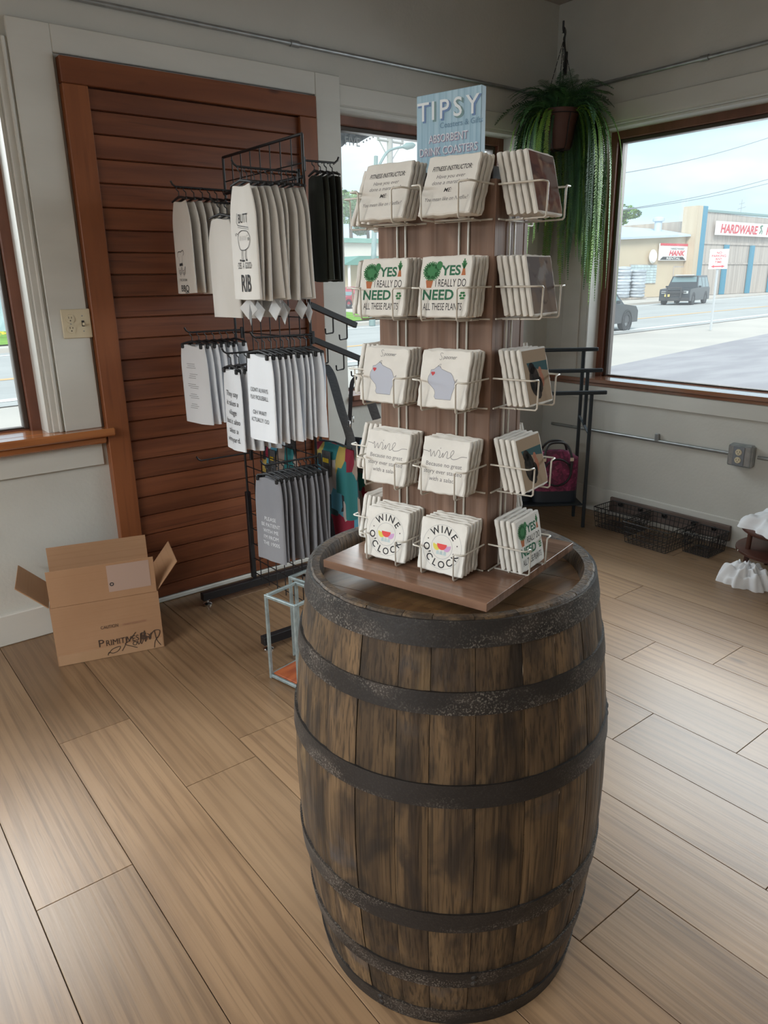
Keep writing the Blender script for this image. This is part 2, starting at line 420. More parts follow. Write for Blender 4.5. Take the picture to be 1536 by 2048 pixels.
# windows
MT['bead'] = flat('dark_glazing_bead', (.060, .045, .036), .6)
def window(n, axis, w, face, label):
    """axis 'y': opening in the wall face Y=face; 'x': in the wall face X=face"""
    t = thing('window_%d' % n, label, 'window', kind='structure')
    a0, a1, z0, z1 = w
    sg = -1 if face < 0 else 1
    def bx(mb, p0, p1, d0, d1, q0, q1, ch=.003):
        if sg < 0: d0, d1 = -d1, -d0
        if axis == 'y': mb.box(p0, p1, face+d0, face+d1, q0, q1, ch)
        else: mb.box(face+d0, face+d1, p0, p1, q0, q1, ch)
    e = .0008
    m = MB()                                # painted reveal lining
    bx(m, a0+e, a1-e, .002, .11, z1-.012, z1-e, 0); bx(m, a0+e, a0+.012, .002, .11, z0, z1-.0125, 0); bx(m, a1-.012, a1-e, .002, .11, z0, z1-.0125, 0)
    m.build('reveal', 'trim', t)
    m = MB(); f = .052                      # outer wooden frame
    a, b, c, d = a0+e, a1-e, z0+e, z1-e
    bx(m, a, a+f, .11, .17, c, d); bx(m, b-f, b, .11, .17, c, d); bx(m, a+f, b-f, .11, .17, d-f, d); bx(m, a+f, b-f, .14, .17, c, c+.022)
    m.build('window_frame', 'winframe', t)
    m = MB(); a += f; b -= f; c += .022; d -= f; f = .020   # inner glazing bead, set back
    bx(m, a, a+f, .135, .19, c, d); bx(m, b-f, b, .135, .19, c, d); bx(m, a+f, b-f, .135, .19, d-f, d); bx(m, a+f, b-f, .145, .19, c, c+.006)
    m.build('glazing_bead', 'bead', t)
    m = MB(); bx(m, a+f*.5, b-f*.5, .155, .160, c+.006, d-f*.5, 0); m.build('window_pane', 'glass', t)
    return t
w1 = window(1, 'y', W1, Y1, 'tall street window at the left edge')
w2 = window(2, 'y', W2, Y1, 'narrow street window behind the coaster display')
window(4, 'x', W4, X0, 'entrance side window behind the viewer')
w3 = window(3, 'x', W3, X1, 'wide window looking out at the hardware store')
m = MB().box(W1[0]+.002, W1[1]-.002, Y1+.001, Y1+.14, .846, .862, 0); m.box(X0, 1.0, Y1-.075, Y1+.001, .8285, .862, .006)
m.box(X0, .967, Y1-.05, Y1-.0005, .798, .828, .006); m.build('window_sill', 'sill', w1)
m = MB().box(W2[0]+.002, W2[1]-.002, Y1+.001, Y1+.11, .846, .862, 0); m.box(W2[0]+.01, 3.74, Y1-.05, Y1+.001, .835, .862, .004)
m.box(W2[0]+.01, 3.74, Y1-.025, Y1-.0005, .80, .834, .004); m.build('window_sill', 'winframe', w2)
m = MB().box(X1+.001, X1+.14, W3[0]+.002, W3[1]-.002, .823, .842, 0); m.box(X1-.035, X1+.001, Y0, 3.13, .818, .842, .004)
m.box(X1-.02, X1-.0005, Y0, 3.13, .797, .8175, .004); m.build('window_sill', pmat('sill_wood_right', (.27, .125, .075), (.20, .09, .055), (9, 2, 9), rough=.12, spec=.9, coat=1.0, rnd=False), w3)

# reddish tongue-and-groove wood panel
t = thing('wood_wall_panel', 'reddish stained pine board panel framed on the wall behind the towel rack', 'wall panel', (1.54, Y1, 0))
ox = 1.54
MB().box(.974-ox, 2.103-ox, -.045, -.0005, 2.161, 2.25, .003).build('header_board', 'pine_header', t)
MB().box(.974-ox, 1.069-ox, -.045, -.0005, .002, 2.160, .003).build('frame_stile', 'pine_frame', t)
MB().box(2.012-ox, 2.103-ox, -.045, -.0005, .002, 2.160, .003).build('frame_stile', 'pine_frame', t)
zs = [.024, .083, .171, .258, .344, .435, .523, .61, .695, .783, .87, .957, 1.046, 1.133, 1.22, 1.307, 1.39, 1.479, 1.565, 1.65, 1.735, 1.824, 1.912, 2.0, 2.083, 2.159]
for a, b in zip(zs[:-1], zs[1:]):
    h = b-a; m = MB()                       # one board with a bevelled groove edge
    pr = [(-.001, a+.0008), (-.019, a+.0008), (-.0245, a+.0042), (-.0255, a+h*.5), (-.0245, b-.0042), (-.018, b-.0008), (-.001, b-.0008)]
    xs = (1.0695-ox, 2.0115-ox); vs = [(x, y, z) for x in xs for y, z in pr]; n = len(pr)
    m.add(vs, [(i, (i+1) % n, n+(i+1) % n, n+i) for i in range(n)]+[tuple(reversed(range(n))), tuple(range(n, 2*n))])
    m.build('board', 'pine', t, 25)
MB().box(1.0695-ox, 2.0115-ox, -.030, -.0005, .002, .0225, .003).build('bottom_strip', 'trim', t)

# switch and socket plate
t = thing('switch_plate', 'ivory wall plate with socket and toggle switch beside the wood panel', 'switch', (.914, Y1-.022, 1.292))
MB().box(-.0575, .0575, -.006, -.0004, -.057, .057, .003).build('plate', 'ivory', t)
for dz in (.02, -.02):
    r = MB().lathe([(0, .004), (.0165, .004), (.0172, 0)], 16, Matrix.Translation((-.024, -.006, dz)) @ Matrix.Rotation(rad(90), 4, 'X')).build('socket', 'ivory', t)
    mm = MB(); mm.box(-.031, -.029, -.0105, -.0100, dz+.001, dz+.009); mm.box(-.020, -.018, -.0105, -.0100, dz+.001, dz+.008)
    mm.lathe([(0, .0005), (.0025, .0005), (.0025, 0)], 8, Matrix.Translation((-.0245, -.0100, dz-.007)) @ Matrix.Rotation(rad(90), 4, 'X')); mm.build('slot', 'dark', r)
MB().box(.019, .029, -.0085, -.006, -.0115, .0115).build('switch_slot', 'dark', t)
MB().box(.0205, .0275, -.020, -.006, -.008, .004, .002).build('toggle', 'ivory', t)
for p in ((.024, .030), (.024, -.030), (-.024, 0)): MB().lathe([(0, .0015), (.0028, .001), (.003, 0)], 8, Matrix.Translation((p[0], -.006, p[1])) @ Matrix.Rotation(rad(90), 4, 'X')).build('screw', 'steel', t)

# conduit pipes
def pipe(name, pts, label, clamps, r=.0095):
    t = thing(name, label, 'pipe', pts[0]); o = Vector(pts[0])
    MB().tube([Vector(p)-o for p in pts], r, 10).build('pipe', 'steel', t, 40)
    for c, d in clamps:
        c = Vector(c)-o; d = Vector(d); MB().tube([c-d*.022, c-d*.0215, c+d*.0215, c+d*.022], [r+.001, r+.0045, r+.0045, r+.001], 10).build('coupling', 'steel', t, 40)
    return t
pipe('conduit_pipe', [(X0+.01, Y1-.012, 2.453), (XU-.03, Y1-.012, 2.453)], 'steel conduit running high along the wall over the wood panel', [((2.02, Y1-.012, 2.453), (1, 0, 0))])
pipe('conduit_pipe', [(XU-.012, Y1-.03, 2.465), (XU-.012, Y0+.01, 2.465)], 'steel conduit running high above the wide right window', [((XU-.012, 2.25, 2.465), (0, 1, 0))])
t = pipe('conduit_pipe', [(X1-.012, 3.10, .520), (X1-.012, 1.89, .522)], 'steel conduit running low along the wall to the metal outlet box', [])
MB().box(-.010, .006, -.79, -.765, .0, .045, .002).build('strap', 'steel', t)
pipe('conduit_pipe', [(X1-.012, 1.735, .525), (X1-.012, Y0+.02, .525)], 'short end of steel conduit right of the metal outlet box', [])
# surface outlet box
t = thing('outlet_box', 'square galvanised outlet box with a double socket on the lower right wall', 'outlet', (X1-.001, 1.815, .525))
MB().box(-.045, -.0005, -.064, .064, -.060, .060, .010).build('box', 'steel', t)
MB().box(-.054, -.0455, -.060, .060, -.056, .056, .006).build('cover_plate', 'steel', t)
MB().box(-.057, -.0545, -.028, .032, -.050, .050, .002).build('socket_strap', flat('dull_zinc', (.22, .24, .27), .5, .4), t)
for dz in (.021, -.021):
    r = MB().lathe([(0, .004), (.0165, .004), (.0172, 0)], 16, Matrix.Translation((-.057, .002, dz)) @ Matrix.Rotation(rad(-90), 4, 'Y')).build('socket', 'ivory', t)
    mm = MB(); mm.box(-.0622, -.0615, -.006, -.004, dz-.001, dz+.008); mm.box(-.0622, -.0615, .008, .010, dz-.001, dz+.007); mm.box(-.0622, -.0615, .000, .004, dz-.010, dz-.006); mm.build('slot', 'dark', r)
# ceiling fixtures behind the viewer
for i, (lx, ly, lp) in enumerate(LAMPS):
    t = thing('ceiling_lamp', ['long ceiling lamp just behind the viewer', 'long ceiling lamp near the left window'][i], 'lamp', (lx, ly, ZC))
    MB().box(-.62, .62, -.15, .15, -.05, -.0005, .01).build('housing', 'trim', t)
    MB().box(-.60, .60, -.14, .14, -.068, -.0505, .004).build('diffuser', flat('lamp_diffuser_%d' % i, (.8, .76, .68), .5, emit=((1, .88, .72), 2.0)), t)
# ================================================================== BARREL
MT['stave'] = pmat('aged_oak_stave', (.150, .094, .048), (.052, .033, .020), (24, 24, 2.6), .30, .68, 6, .8, rough=.58, spec=.35, vary=.26,
    bump=.6, bscale=(140, 140, 3.5), bdist=.003,
    layers=[dict(scale=(9, 9, 5.0), color=(.020, .016, .014), lo=.46, hi=.68, amt=.80, detail=5, dist=1.2),
            dict(scale=(210, 210, 5), color=(.014, .010, .007), lo=.47, hi=.66, amt=.65, detail=3),
            dict(scale=(5, 5, 9), color=(.050, .050, .055), lo=.58, hi=.74, amt=.55, detail=4),
            dict(scale=(11, 11, 6), color=(.235, .155, .078), lo=.60, hi=.76, amt=.50, detail=4)])
MT['hoop'] = pmat('rusty_hoop_iron', (.026, .022, .020), (.055, .045, .039), (16, 16, 16), .4, .62, 5, 0, rough=.52, metal=.35, spec=.5,
    bump=.35, bscale=(120, 120, 120), bdist=.002,
    layers=[dict(scale=(300, 300, 300), color=(.27, .245, .215), lo=.52, hi=.64, amt=.60, detail=3),
            dict(scale=(5, 5, 12), color=(.024, .021, .020), lo=.40, hi=.55, amt=.93, detail=3)])
MT['head'] = pmat('barrel_head_oak', (.27, .155, .070), (.15, .082, .038), (5, 40, 5), .3, .7, 6, .5, rough=.36, spec=.5, vary=.15, bump=.25, bscale=(8, 130, 8), bdist=.002,
    layers=[dict(scale=(6, 9, 6), color=(.06, .034, .02), lo=.52, hi=.70, amt=.7, detail=4)])
BX, BY = .9592, 1.0129
def br(z):
    t = abs(z-.45)/.45
    return .3315-.0475*t**1.9
bar = thing('wine_barrel', 'dark aged oak barrel with iron hoops carrying the coaster display', 'barrel', (BX, BY, 0))
rb = random.Random(3)
ws = [rb.uniform(.75, 1.35) for _ in range(27)]; tot = sum(ws); a = rad(12)
ZS = [0, .03, .08, .15, .23, .31, .38, .45, .52, .59, .67, .75, .82, .87, .894, .900]
for w in ws:
    da = 2*math.pi*w/tot; g = .0016; a0, a1 = a+g, a+da-g; a += da
    m = MB(); nz = len(ZS); vs = []; fs = []; K = 4
    dr = rb.uniform(-.0012, .0012)
    for z in ZS:
        for k in range(K+1):
            aa = a0+(a1-a0)*k/K; r = br(z)+dr-(.0018 if k in (0, K) else 0)-(.004 if z == .9 else 0); vs.append((r*math.cos(aa), r*math.sin(aa), z))
    for i in range(nz-1):
        for k in range(K): fs.append((i*(K+1)+k, i*(K+1)+k+1, (i+1)*(K+1)+k+1, (i+1)*(K+1)+k))
    b0 = len(vs); inner = [.855, .876, .888, .900]; ir = [.2575, .2575, .2590, .2640]
    for z, r in zip(inner, ir):
        for k in range(K+1):
            aa = a0+(a1-a0)*k/K; vs.append((r*math.cos(aa), r*math.sin(aa), z-.0005))
    for i in range(3):
        for k in range(K): fs.append((b0+i*(K+1)+k+1, b0+i*(K+1)+k, b0+(i+1)*(K+1)+k, b0+(i+1)*(K+1)+k+1))
    top = (nz-1)*(K+1); it = b0+3*(K+1)
    for k in range(K): fs.append((top+k, top+k+1, it+k+1, it+k))
    for e in (0, K):                        # side walls of the stave near the rim
        s_ = [top-2*(K+1)+e, top-(K+1)+e, top+e, it+e, it-(K+1)+e, b0+e]; fs.append(tuple(s_ if e else reversed(s_)))
    m.add(vs, fs); m.build('stave', 'stave', bar, 40)
for i, (z0, z1) in enumerate([(.001, .044), (.123, .164), (.279, .324), (.560, .604), (.735, .775), (.852, .897)]):
    m = MB(); q = []
    for k in range(5):
        z = z0+(z1-z0)*k/4; q.append((br(z)+.0035, z))
    prof = [(br(z0)-.003, z0+.0005)]+q+[(br(z1)-.003, z1-.0005)]
    m.lathe(prof, 96); hp = m.build('hoop', 'hoop', bar, 50)
    ra = rad(200+37*i); m = MB()
    for dz in (.3, .7):
        z = z0+(z1-z0)*dz; r = br(z)+.0035
        m2 = MB().lathe([(0, .003), (.005, .002), (.007, 0)], 10, Matrix.Translation((r*math.cos(ra), r*math.sin(ra), z)) @ Matrix.Rotation(ra, 4, 'Z') @ Matrix.Rotation(rad(90), 4, 'Y'))
        m2.build('rivet', 'hoop', hp, 60)
RH, hw = .2572, .2572*2/6                   # head boards
for k in range(6):
    y0, y1 = -RH+hw*k+.0008, -RH+hw*(k+1)-.0008; poly = []
    n = 10
    for i in range(n+1):
        y = y0+(y1-y0)*i/n; poly.append((math.sqrt(max(RH*RH-y*y, 1e-6)), y))
    for i in range(n+1):
        y = y1+(y0-y1)*i/n; poly.append((-math.sqrt(max(RH*RH-y*y, 1e-6)), y))
    MB().prism(poly, .846, .868, Matrix.Rotation(rad(-70), 4, 'Z')).build('head_board', 'head', bar)

# ================================================================== COASTER DISPLAY STAND
MT['laminate'] = pmat('walnut_laminate', (.275, .175, .13), (.19, .115, .082), (50, 50, 1.6), .35, .66, 5, .5, rough=.55, spec=.25, rnd=False,
    layers=[dict(kind='wave', scale=(9, 9, .9), color=(.17, .092, .058), lo=.6, hi=.98, amt=.5, detail=3, dist=6), dict(scale=(120, 120, 2.0), color=(.12, .065, .042), lo=.55, hi=.70, amt=.55)])
MT['laminate_base'] = pmat('walnut_laminate_base', (.27, .155, .105), (.175, .098, .065), (3, 55, 20), .35, .66, 5, .5, rough=.24, spec=.5, rnd=False,
    layers=[dict(scale=(4, 130, 20), color=(.11, .06, .04), lo=.55, hi=.70, amt=.55)])
MT['wire'] = flat('cream_coated_wire', (.60, .57, .51), .32, 0.1, .6)
MT['stone'] = pmat('tumbled_stone', (.76, .745, .71), (.71, .695, .66), (30, 30, 30), rough=.8, vary=.03, bump=.18, bscale=(170, 170, 170), bdist=.0015)
DTH = rad(-74.9)
dsp = thing('coaster_display_stand', 'walnut coaster display tower with wire pockets standing on the barrel', 'display stand', (.957, 1.007, .9), DTH)
MB().box(-.182, .182, -.182, .182, .0003, .016, .0005).build('base_board', 'laminate_base', dsp)
TX0, TX1, TY0, TY1 = -.129, .109, -.056, .064
MB().box(TX0+.014, TX1-.014, TY0+.014, TY1-.014, .0165, .712, .0015).build('core', pmat('dark_core_laminate', (.055, .035, .030), (.04, .026, .022), (60, 60, 2), rough=.4, rnd=False), dsp)
MB().box(TX0, TX1, TY0, TY0+.0138, .0165, .690, .0012).build('front_panel', 'laminate', dsp)
MB().box(TX0, TX1, TY1-.0138, TY1, .0165, .690, .0012).build('back_panel', 'laminate', dsp)
MB().box(TX0+.001, TX0+.0138, TY0+.0142, TY1-.0142, .0165, .690, .0008).build('side_panel', 'laminate', dsp)
MB().box(TX1-.0138, TX1-.001, TY0+.0142, TY1-.0142, .0165, .690, .0008).build('side_panel', 'laminate', dsp)
# header sign
MT['sign_blue'] = pmat('blue_board_print', (.30, .47, .60), (.36, .53, .65), (95, 4, 4), .4, .6, rough=.5, rnd=False,
    layers=[dict(kind='wave', scale=(26, .1, .1), color=(.22, .38, .51), lo=.80, hi=1.0, amt=.6, detail=0)])
sg = MB().box(-.078, .051, -.006, .009, .7125, .840, .0012).build('header_sign', 'sign_blue', dsp)
SM = frame_m((-.0135, -.0064, .7125), (1, 0, 0), (0, 0, 1), (0, -1, 0))
def onsign(nm, mat, items, z):
    mb = MB()
    for it in items: put_text(mb, it[0], it[1], it[2], it[3], SM, z, **(it[4] if len(it) > 4 else {}))
    return mb.build(nm, mat, sg)
TW = 'TIPSY'; lx = [-.0505, -.030, -.008, .019, .0475]
_sb, _st, _sw = flat('sign_shadow_blue', (.13, .22, .42), .6), flat('sign_shadow_teal', (.16, .27, .29), .6), flat('sign_letter_white', (.72, .78, .83), .6)
for i in range(5):
    onsign('letter_shadow', _st if i % 2 else _sb, [(TW[i], lx[i]+.0028, .0870-.0022, .0415, dict(bold=.028))], .0001)
    onsign('letter', _sw, [(TW[i], lx[i], .0870, .0415, dict(bold=.006))], .0003)
onsign('small_lettering', flat('sign_small_blue', (.14, .26, .38), .6), [('Coasters & Gifts', .026, .0720, .0125)], .0002)
_sm, _sl = flat('sign_shadow_mauve', (.30, .24, .36), .6), flat('sign_line_white', (.70, .74, .80), .6)
for w_, y_, wd in (('ABSORBENT', .0510, .078), ('DRINK COASTERS', .0315, .116)):
    onsign('line_shadow', _sm, [(w_, .0012, y_-.0010, .0178, dict(width=wd, bold=.016))], .0001)
    onsign('line_lettering', _sl, [(w_, 0, y_, .0178, dict(width=wd))], .0003)

# coasters: tumbled square stones with chipped rims
CW, CT, PITCHC = .0985, .0080, .0113
LEANS = [rad(a_) for a_ in (22, 11, 13, 15, 11)]
def coaster_mesh(seed):
    r = random.Random(seed); n = 10; h = CW/2; mb = MB(); loop = []
    def wob(): return r.uniform(-.0013, .0006)
    P = []
    for s_ in range(4):
        for i in range(n):
            t = -1+2*i/n
            if i == 0: t = -1
            e = h+wob()*(1.6 if r.random() < .25 else 1)
            x, y = [(t*h, -e), (e, t*h), (-t*h, e), (-e, -t*h)][s_]
            if i == 0: x *= .982; y *= .982
            P.append((x, y))
    k = len(P); vs = []
    for z, q in ((0, .972), (.0016, 1.0), (CT-.0018, 1.0), (CT, .968)):
        for (x, y) in P:
            jj = 1+(r.uniform(-.012, .004) if z in (0, CT) else r.uniform(-.004, .003)); vs.append((x*q*jj, y*q*jj+h, z))
    fs = [tuple(reversed(range(k))), tuple(range(3*k, 4*k))]
    for l in range(3):
        for i in range(k): fs.append((l*k+i, l*k+(i+1) % k, (l+1)*k+(i+1) % k, (l+1)*k+i))
    return mb.add(vs, fs).mesh('coaster', 35)
CM = [coaster_mesh(i) for i in range(6)]
for c_ in CM: c_.materials.append(MT['stone'])
# coaster local frame: x right, y up the face, z outward (printed face at z = CT)
Z_ROW = [.631, .4745, .3235, .1710, .0200]      # row 1 is the top row
DM = Matrix.Translation((.957, 1.007, .9)) @ Matrix.Rotation(DTH, 4, 'Z')
FACES = {'front': (Matrix.Identity(4), TY0), }
TC = Vector(((TX0+TX1)/2, (TY0+TY1)/2, 0))
def face_m(side):
    a = {'front': 0, 'right': 90, 'back': 180, 'left': 270}[side]
    hd = {'front': (TY1-TY0)/2, 'back': (TY1-TY0)/2, 'right': (TX1-TX0)/2, 'left': (TX1-TX0)/2}[side]
    # frame: x along the face to the viewer's right, y inward, origin on the face centre line
    return Matrix.Translation(TC) @ Matrix.Rotation(rad(a), 4, 'Z') @ Matrix.Translation((0, -hd, 0))
INW = .073                                     # pocket depth at the base
def pocket(side, cx, zb):
    Mx = face_m(side); zb -= .002; zt = zb+.052; pk = thing('pocket', None, None); pk.parent = dsp; pk.name = 'wire_pocket'
    for s_ in (-1, 1):
        e, i = cx+s_*.0545, cx+s_*.0345
        pts = [(e, -.004, zt), (e, -INW-.002, zt), (e-s_*.003, -INW-.006, zt), (i+s_*.003, -INW-.007, zt), (i, -INW-.007, zt-.003), (i, -INW-.006, zb+.003), (i, -INW-.003, zb), (i, -.008, zb-.0008)]
        MB().tube(pts, .00165, 7, M=Mx).build('side_wire', 'wire', pk, 60)
    MB().tube([(cx-.055, -.006, zb), (cx+.055, -.006, zb)], .0016, 6, M=Mx).build('cross_wire', 'wire', pk, 60)
    MB().tube([(cx-.04, -INW*.55, zb), (cx+.04, -INW*.55, zb)], .0016, 6, M=Mx).build('cross_wire', 'wire', pk, 60)
    return pk
def rods(side, cx):
    for d in (-.009, .009): MB().tube([(cx+d, -.0024, .017), (cx+d, -.0024, .688)], .0021, 7, M=face_m(side)).build('rod', 'wire', dsp, 60)
PM = {}
def prt(name, col, **k):
    if name not in PM: PM[name] = flat('print_'+name, col, .9, spec=.1, **k)
    return PM[name]
def put(co, name, mat, fn, z=.0002):
    mb = MB(); M = Matrix.Translation((0, 0, CT+z)); fn(mb, M); return mb.build(name, mat, co)
SC = CW/.1
def line(co, mat, s_, x, y, size, **k): return put(co, 'lettering', mat, lambda mb, M: put_text(mb, s_, x, y, size, M, **k))
def art_fitness(co):
    line(co, 'ink', 'FITNESS INSTRUCTOR:', 0, .0725, .0108, shear=.25, bold=.012, width=.074); line(co, 'ink', 'ME:', 0, .0370, .0098, shear=.25, bold=.002)
    for s_, y_, w_ in (('Have you ever', .0600, None), ('done a marathon?', .0500, None), ('You mean like on Netflix?', .0230, .080)): line(co, 'ink_grey', s_, 0, y_, .0090, shear=.2, width=w_)
def art_yes(co):
    gd = prt('dark_green', (.055, .17, .105)); gr = prt('leaf_green', (.07, .22, .10)); te = prt('terracotta', (.46, .17, .085))
    line(co, gd, 'YES', .011, .0675, .0215, bold=.03, width=.037); line(co, gd, 'NEED', -.0105, .0285, .0225, bold=.03, width=.060)
    ch = prt('charcoal', (.05, .05, .055)); line(co, ch, 'I REALLY DO', .0115, .0490, .0175, width=.058); line(co, ch, 'ALL THESE PLANTS', 0, .0115, .0165, width=.075)
    def f(mb, M):
        rr = random.Random(5)
        for i in range(9):                    # broad notched leaves
            a = rad(i*40+10); cx, cy = -.0265+.0085*math.cos(a), .074+.0075*math.sin(a)
            disc(mb, cx, cy, .0062, .0058, M, .00002*i, 7)
            for k in range(5):
                b = a+rad(-60+30*k); ribbon(mb, [(cx, cy), (cx+.0088*math.cos(b), cy+.0085*math.sin(b))], .0022, M, .00002*i)
        disc(mb, -.0265, .074, .008, .008, M, .0002, 12)
        disc(mb, -.0125, .0835, .006, .0065, M, .0001, 9)
        for k in range(5): ribbon(mb, [(.0345, .077), (.0345+(k-2)*.0021, .0925-abs(k-2)*.0035)], .0022, M)
        for k in range(6): disc(mb, .0365+.0035*math.cos(k*1.05), .0345+.0048*math.sin(k*1.05), .0028, .0020, M, .00002*k, 7)
    put(co, 'printed_leaves', gr, f)
    def f(mb, M):
        mb.add([(-.036, .0605, 0), (-.0365, .0580, 0), (-.0340, .0475, 0), (-.0250, .0475, 0), (-.0225, .0580, 0), (-.023, .0605, 0)], [(0, 1, 2, 3, 4, 5)], M)
    put(co, 'printed_pot', te, f)
    put(co, 'printed_pot', te, lambda mb, M: mb.add([(.0305, .0665, 0), (.0385, .0665, 0), (.0365, .0775, 0), (.0325, .0775, 0)], [(0, 1, 2, 3)], M))
def art_map(co):
    bl = prt('pale_blue', (.50, .53, .62)); rd = prt('red', (.62, .10, .11))
    wi = [(-.0265, .0640), (-.0205, .0655), (-.0165, .0690), (-.0120, .0715), (-.0095, .0695), (-.0060, .0660), (.0040, .0625), (.0120, .0600), (.0160, .0555), (.0185, .0500), (.0215, .0450), (.0205, .0405),
          (.0245, .0480), (.0235, .0430), (.0205, .0330), (.0180, .0250), (.0170, .0150), (-.0120, .0150), (-.0150, .0190), (-.0140, .0250), (-.0165, .0310), (-.0235, .0370), (-.0290, .0415), (-.0310, .0470), (-.0300, .0530), (-.0270, .0580)]
    wi = [(x*1.05+.001, y) for x, y in wi]
    put(co, 'printed_map', bl, lambda mb, M: mb.add([(p[0], p[1], 0) for p in wi], [tuple(reversed(range(len(wi))))], M))
    def f(mb, M):
        ribbon(mb, wi+[wi[0]], .0006, M, .0001)
        S0 = smooth_pts([(-.006, .092), (-.009, .0935), (-.0115, .0915), (-.0095, .088), (-.0075, .085), (-.0095, .0815), (-.0125, .083)], 5); ribbon(mb, S0, .0007, M)
        put_text(mb, 'pooner', -.0055, .0835, .0092, M, shear=.3, align='LEFT', spacing=.95)
        ribbon(mb, [(-.0145, .0705), (-.0095, .0745), (-.0075, .0745), (-.0095, .071), (-.0075, .069)], .0007, M)
        ribbon(mb, [(.0225, .044), (.0255, .049), (.0275, .0505), (.0265, .048)], .0007, M)
    put(co, 'lettering', 'ink_grey', f)
    def f(mb, M):
        disc(mb, -.0240, .0590, .0022, .0022, M, .0002, 8); disc(mb, -.0204, .0590, .0022, .0022, M, .0002, 8)
        mb.add([(-.0261, .0582, .0002), (-.0222, .0540, .0002), (-.0183, .0582, .0002)], [(0, 1, 2)], M)
    put(co, 'printed_heart', rd, f)
def art_wine(co):
    def f(mb, M):
        S1 = smooth_pts([(-.046, .0735), (-.036, .0725), (-.0335, .0710), (-.0310, .0755), (-.0285, .0635), (-.0235, .0735), (-.0205, .0640), (-.0155, .0755), (-.0120, .0745), (-.0105, .0690), (-.0120, .0640), (-.0080, .0640), (-.0045, .0720), (-.0040, .0640), (.0000, .0715), (.0030, .0755), (.0050, .0730), (.0045, .0645),
                          (.0085, .0640), (.0145, .0700), (.0175, .0760), (.0150, .0785), (.0115, .0730), (.0130, .0650), (.0180, .0630), (.0260, .0650), (.0340, .0690), (.0450, .0695)], 5)
        ribbon(mb, S1, .0009, M); disc(mb, -.0105, .0800, .0008, .0008, M)
    put(co, 'script_lettering', 'ink_grey', f)
    for s_, y_, w_ in (('Because no great', .0475, .074), ('story ever started', .0345, .078), ('with a salad', .0215, .052)): line(co, 'ink_grey', s_, 0, y_, .0108, width=w_)
def art_clock(co):
    def f(mb, M):
        disc(mb, 0, .049, .0415, .0415, M, 0, 48, r0=.985); disc(mb, 0, .049, .0225, .0225, M, 0, 36, r0=.97)
    put(co, 'printed_rings', prt('ring_grey', (.40, .41, .43)), f)
    def f(mb, M):
        for ch, a, flip in (('W', 122, 0), ('I', 96, 0), ('N', 73, 0), ('E', 43, 0), ('O', 187, 1), ("'", 207, 1), ('C', 222, 1), ('L', 249, 1), ('O', 275, 1), ('C', 305, 1), ('K', 334, 1)):
            R_ = .0262 if not flip else .0388; ra_ = rad(a); rot = rad(a-90) if not flip else rad(a+90)
            put_text(mb, ch, 0, 0, .0185, M @ Matrix.Translation((R_*math.cos(ra_), .049+R_*math.sin(ra_), 0)) @ Matrix.Rotation(rot, 4, 'Z'), bold=.016)
        for a in (160, 13): disc(mb, .0325*math.cos(rad(a)), .049+.0325*math.sin(rad(a)), .0013, .0013, M, 0, 8)
    put(co, 'lettering', 'ink', f)
    put(co, 'wine_glass', prt('wine_red', (.72, .10, .10)), lambda mb, M: disc(mb, 0, .0545, .0105, .011, M, .0003, 14, math.pi, 2*math.pi))
    put(co, 'wine_glass', prt('wine_yellow', (.70, .62, .13)), lambda mb, M: disc(mb, -.0105, .0515, .0085, .010, M, .0001, 12, math.pi-.25, 2*math.pi-.25))
    put(co, 'wine_glass', prt('wine_pink', (.60, .38, .62)), lambda mb, M: disc(mb, .0105, .0515, .0085, .010, M, .0001, 12, math.pi+.25, 2*math.pi+.25))
    def f(mb, M):
        for x in (-.0075, 0, .0075): ribbon(mb, [(x, .043), (x, .0345)], .0012, M); mb.add([(x-.0035, .0345, 0), (x+.0035, .0345, 0), (x+.0025, .041, 0), (x-.0025, .041, 0)], [(0, 1, 2, 3)], M)
    put(co, 'glass_stems', prt('stem', (.55, .66, .68)), f)
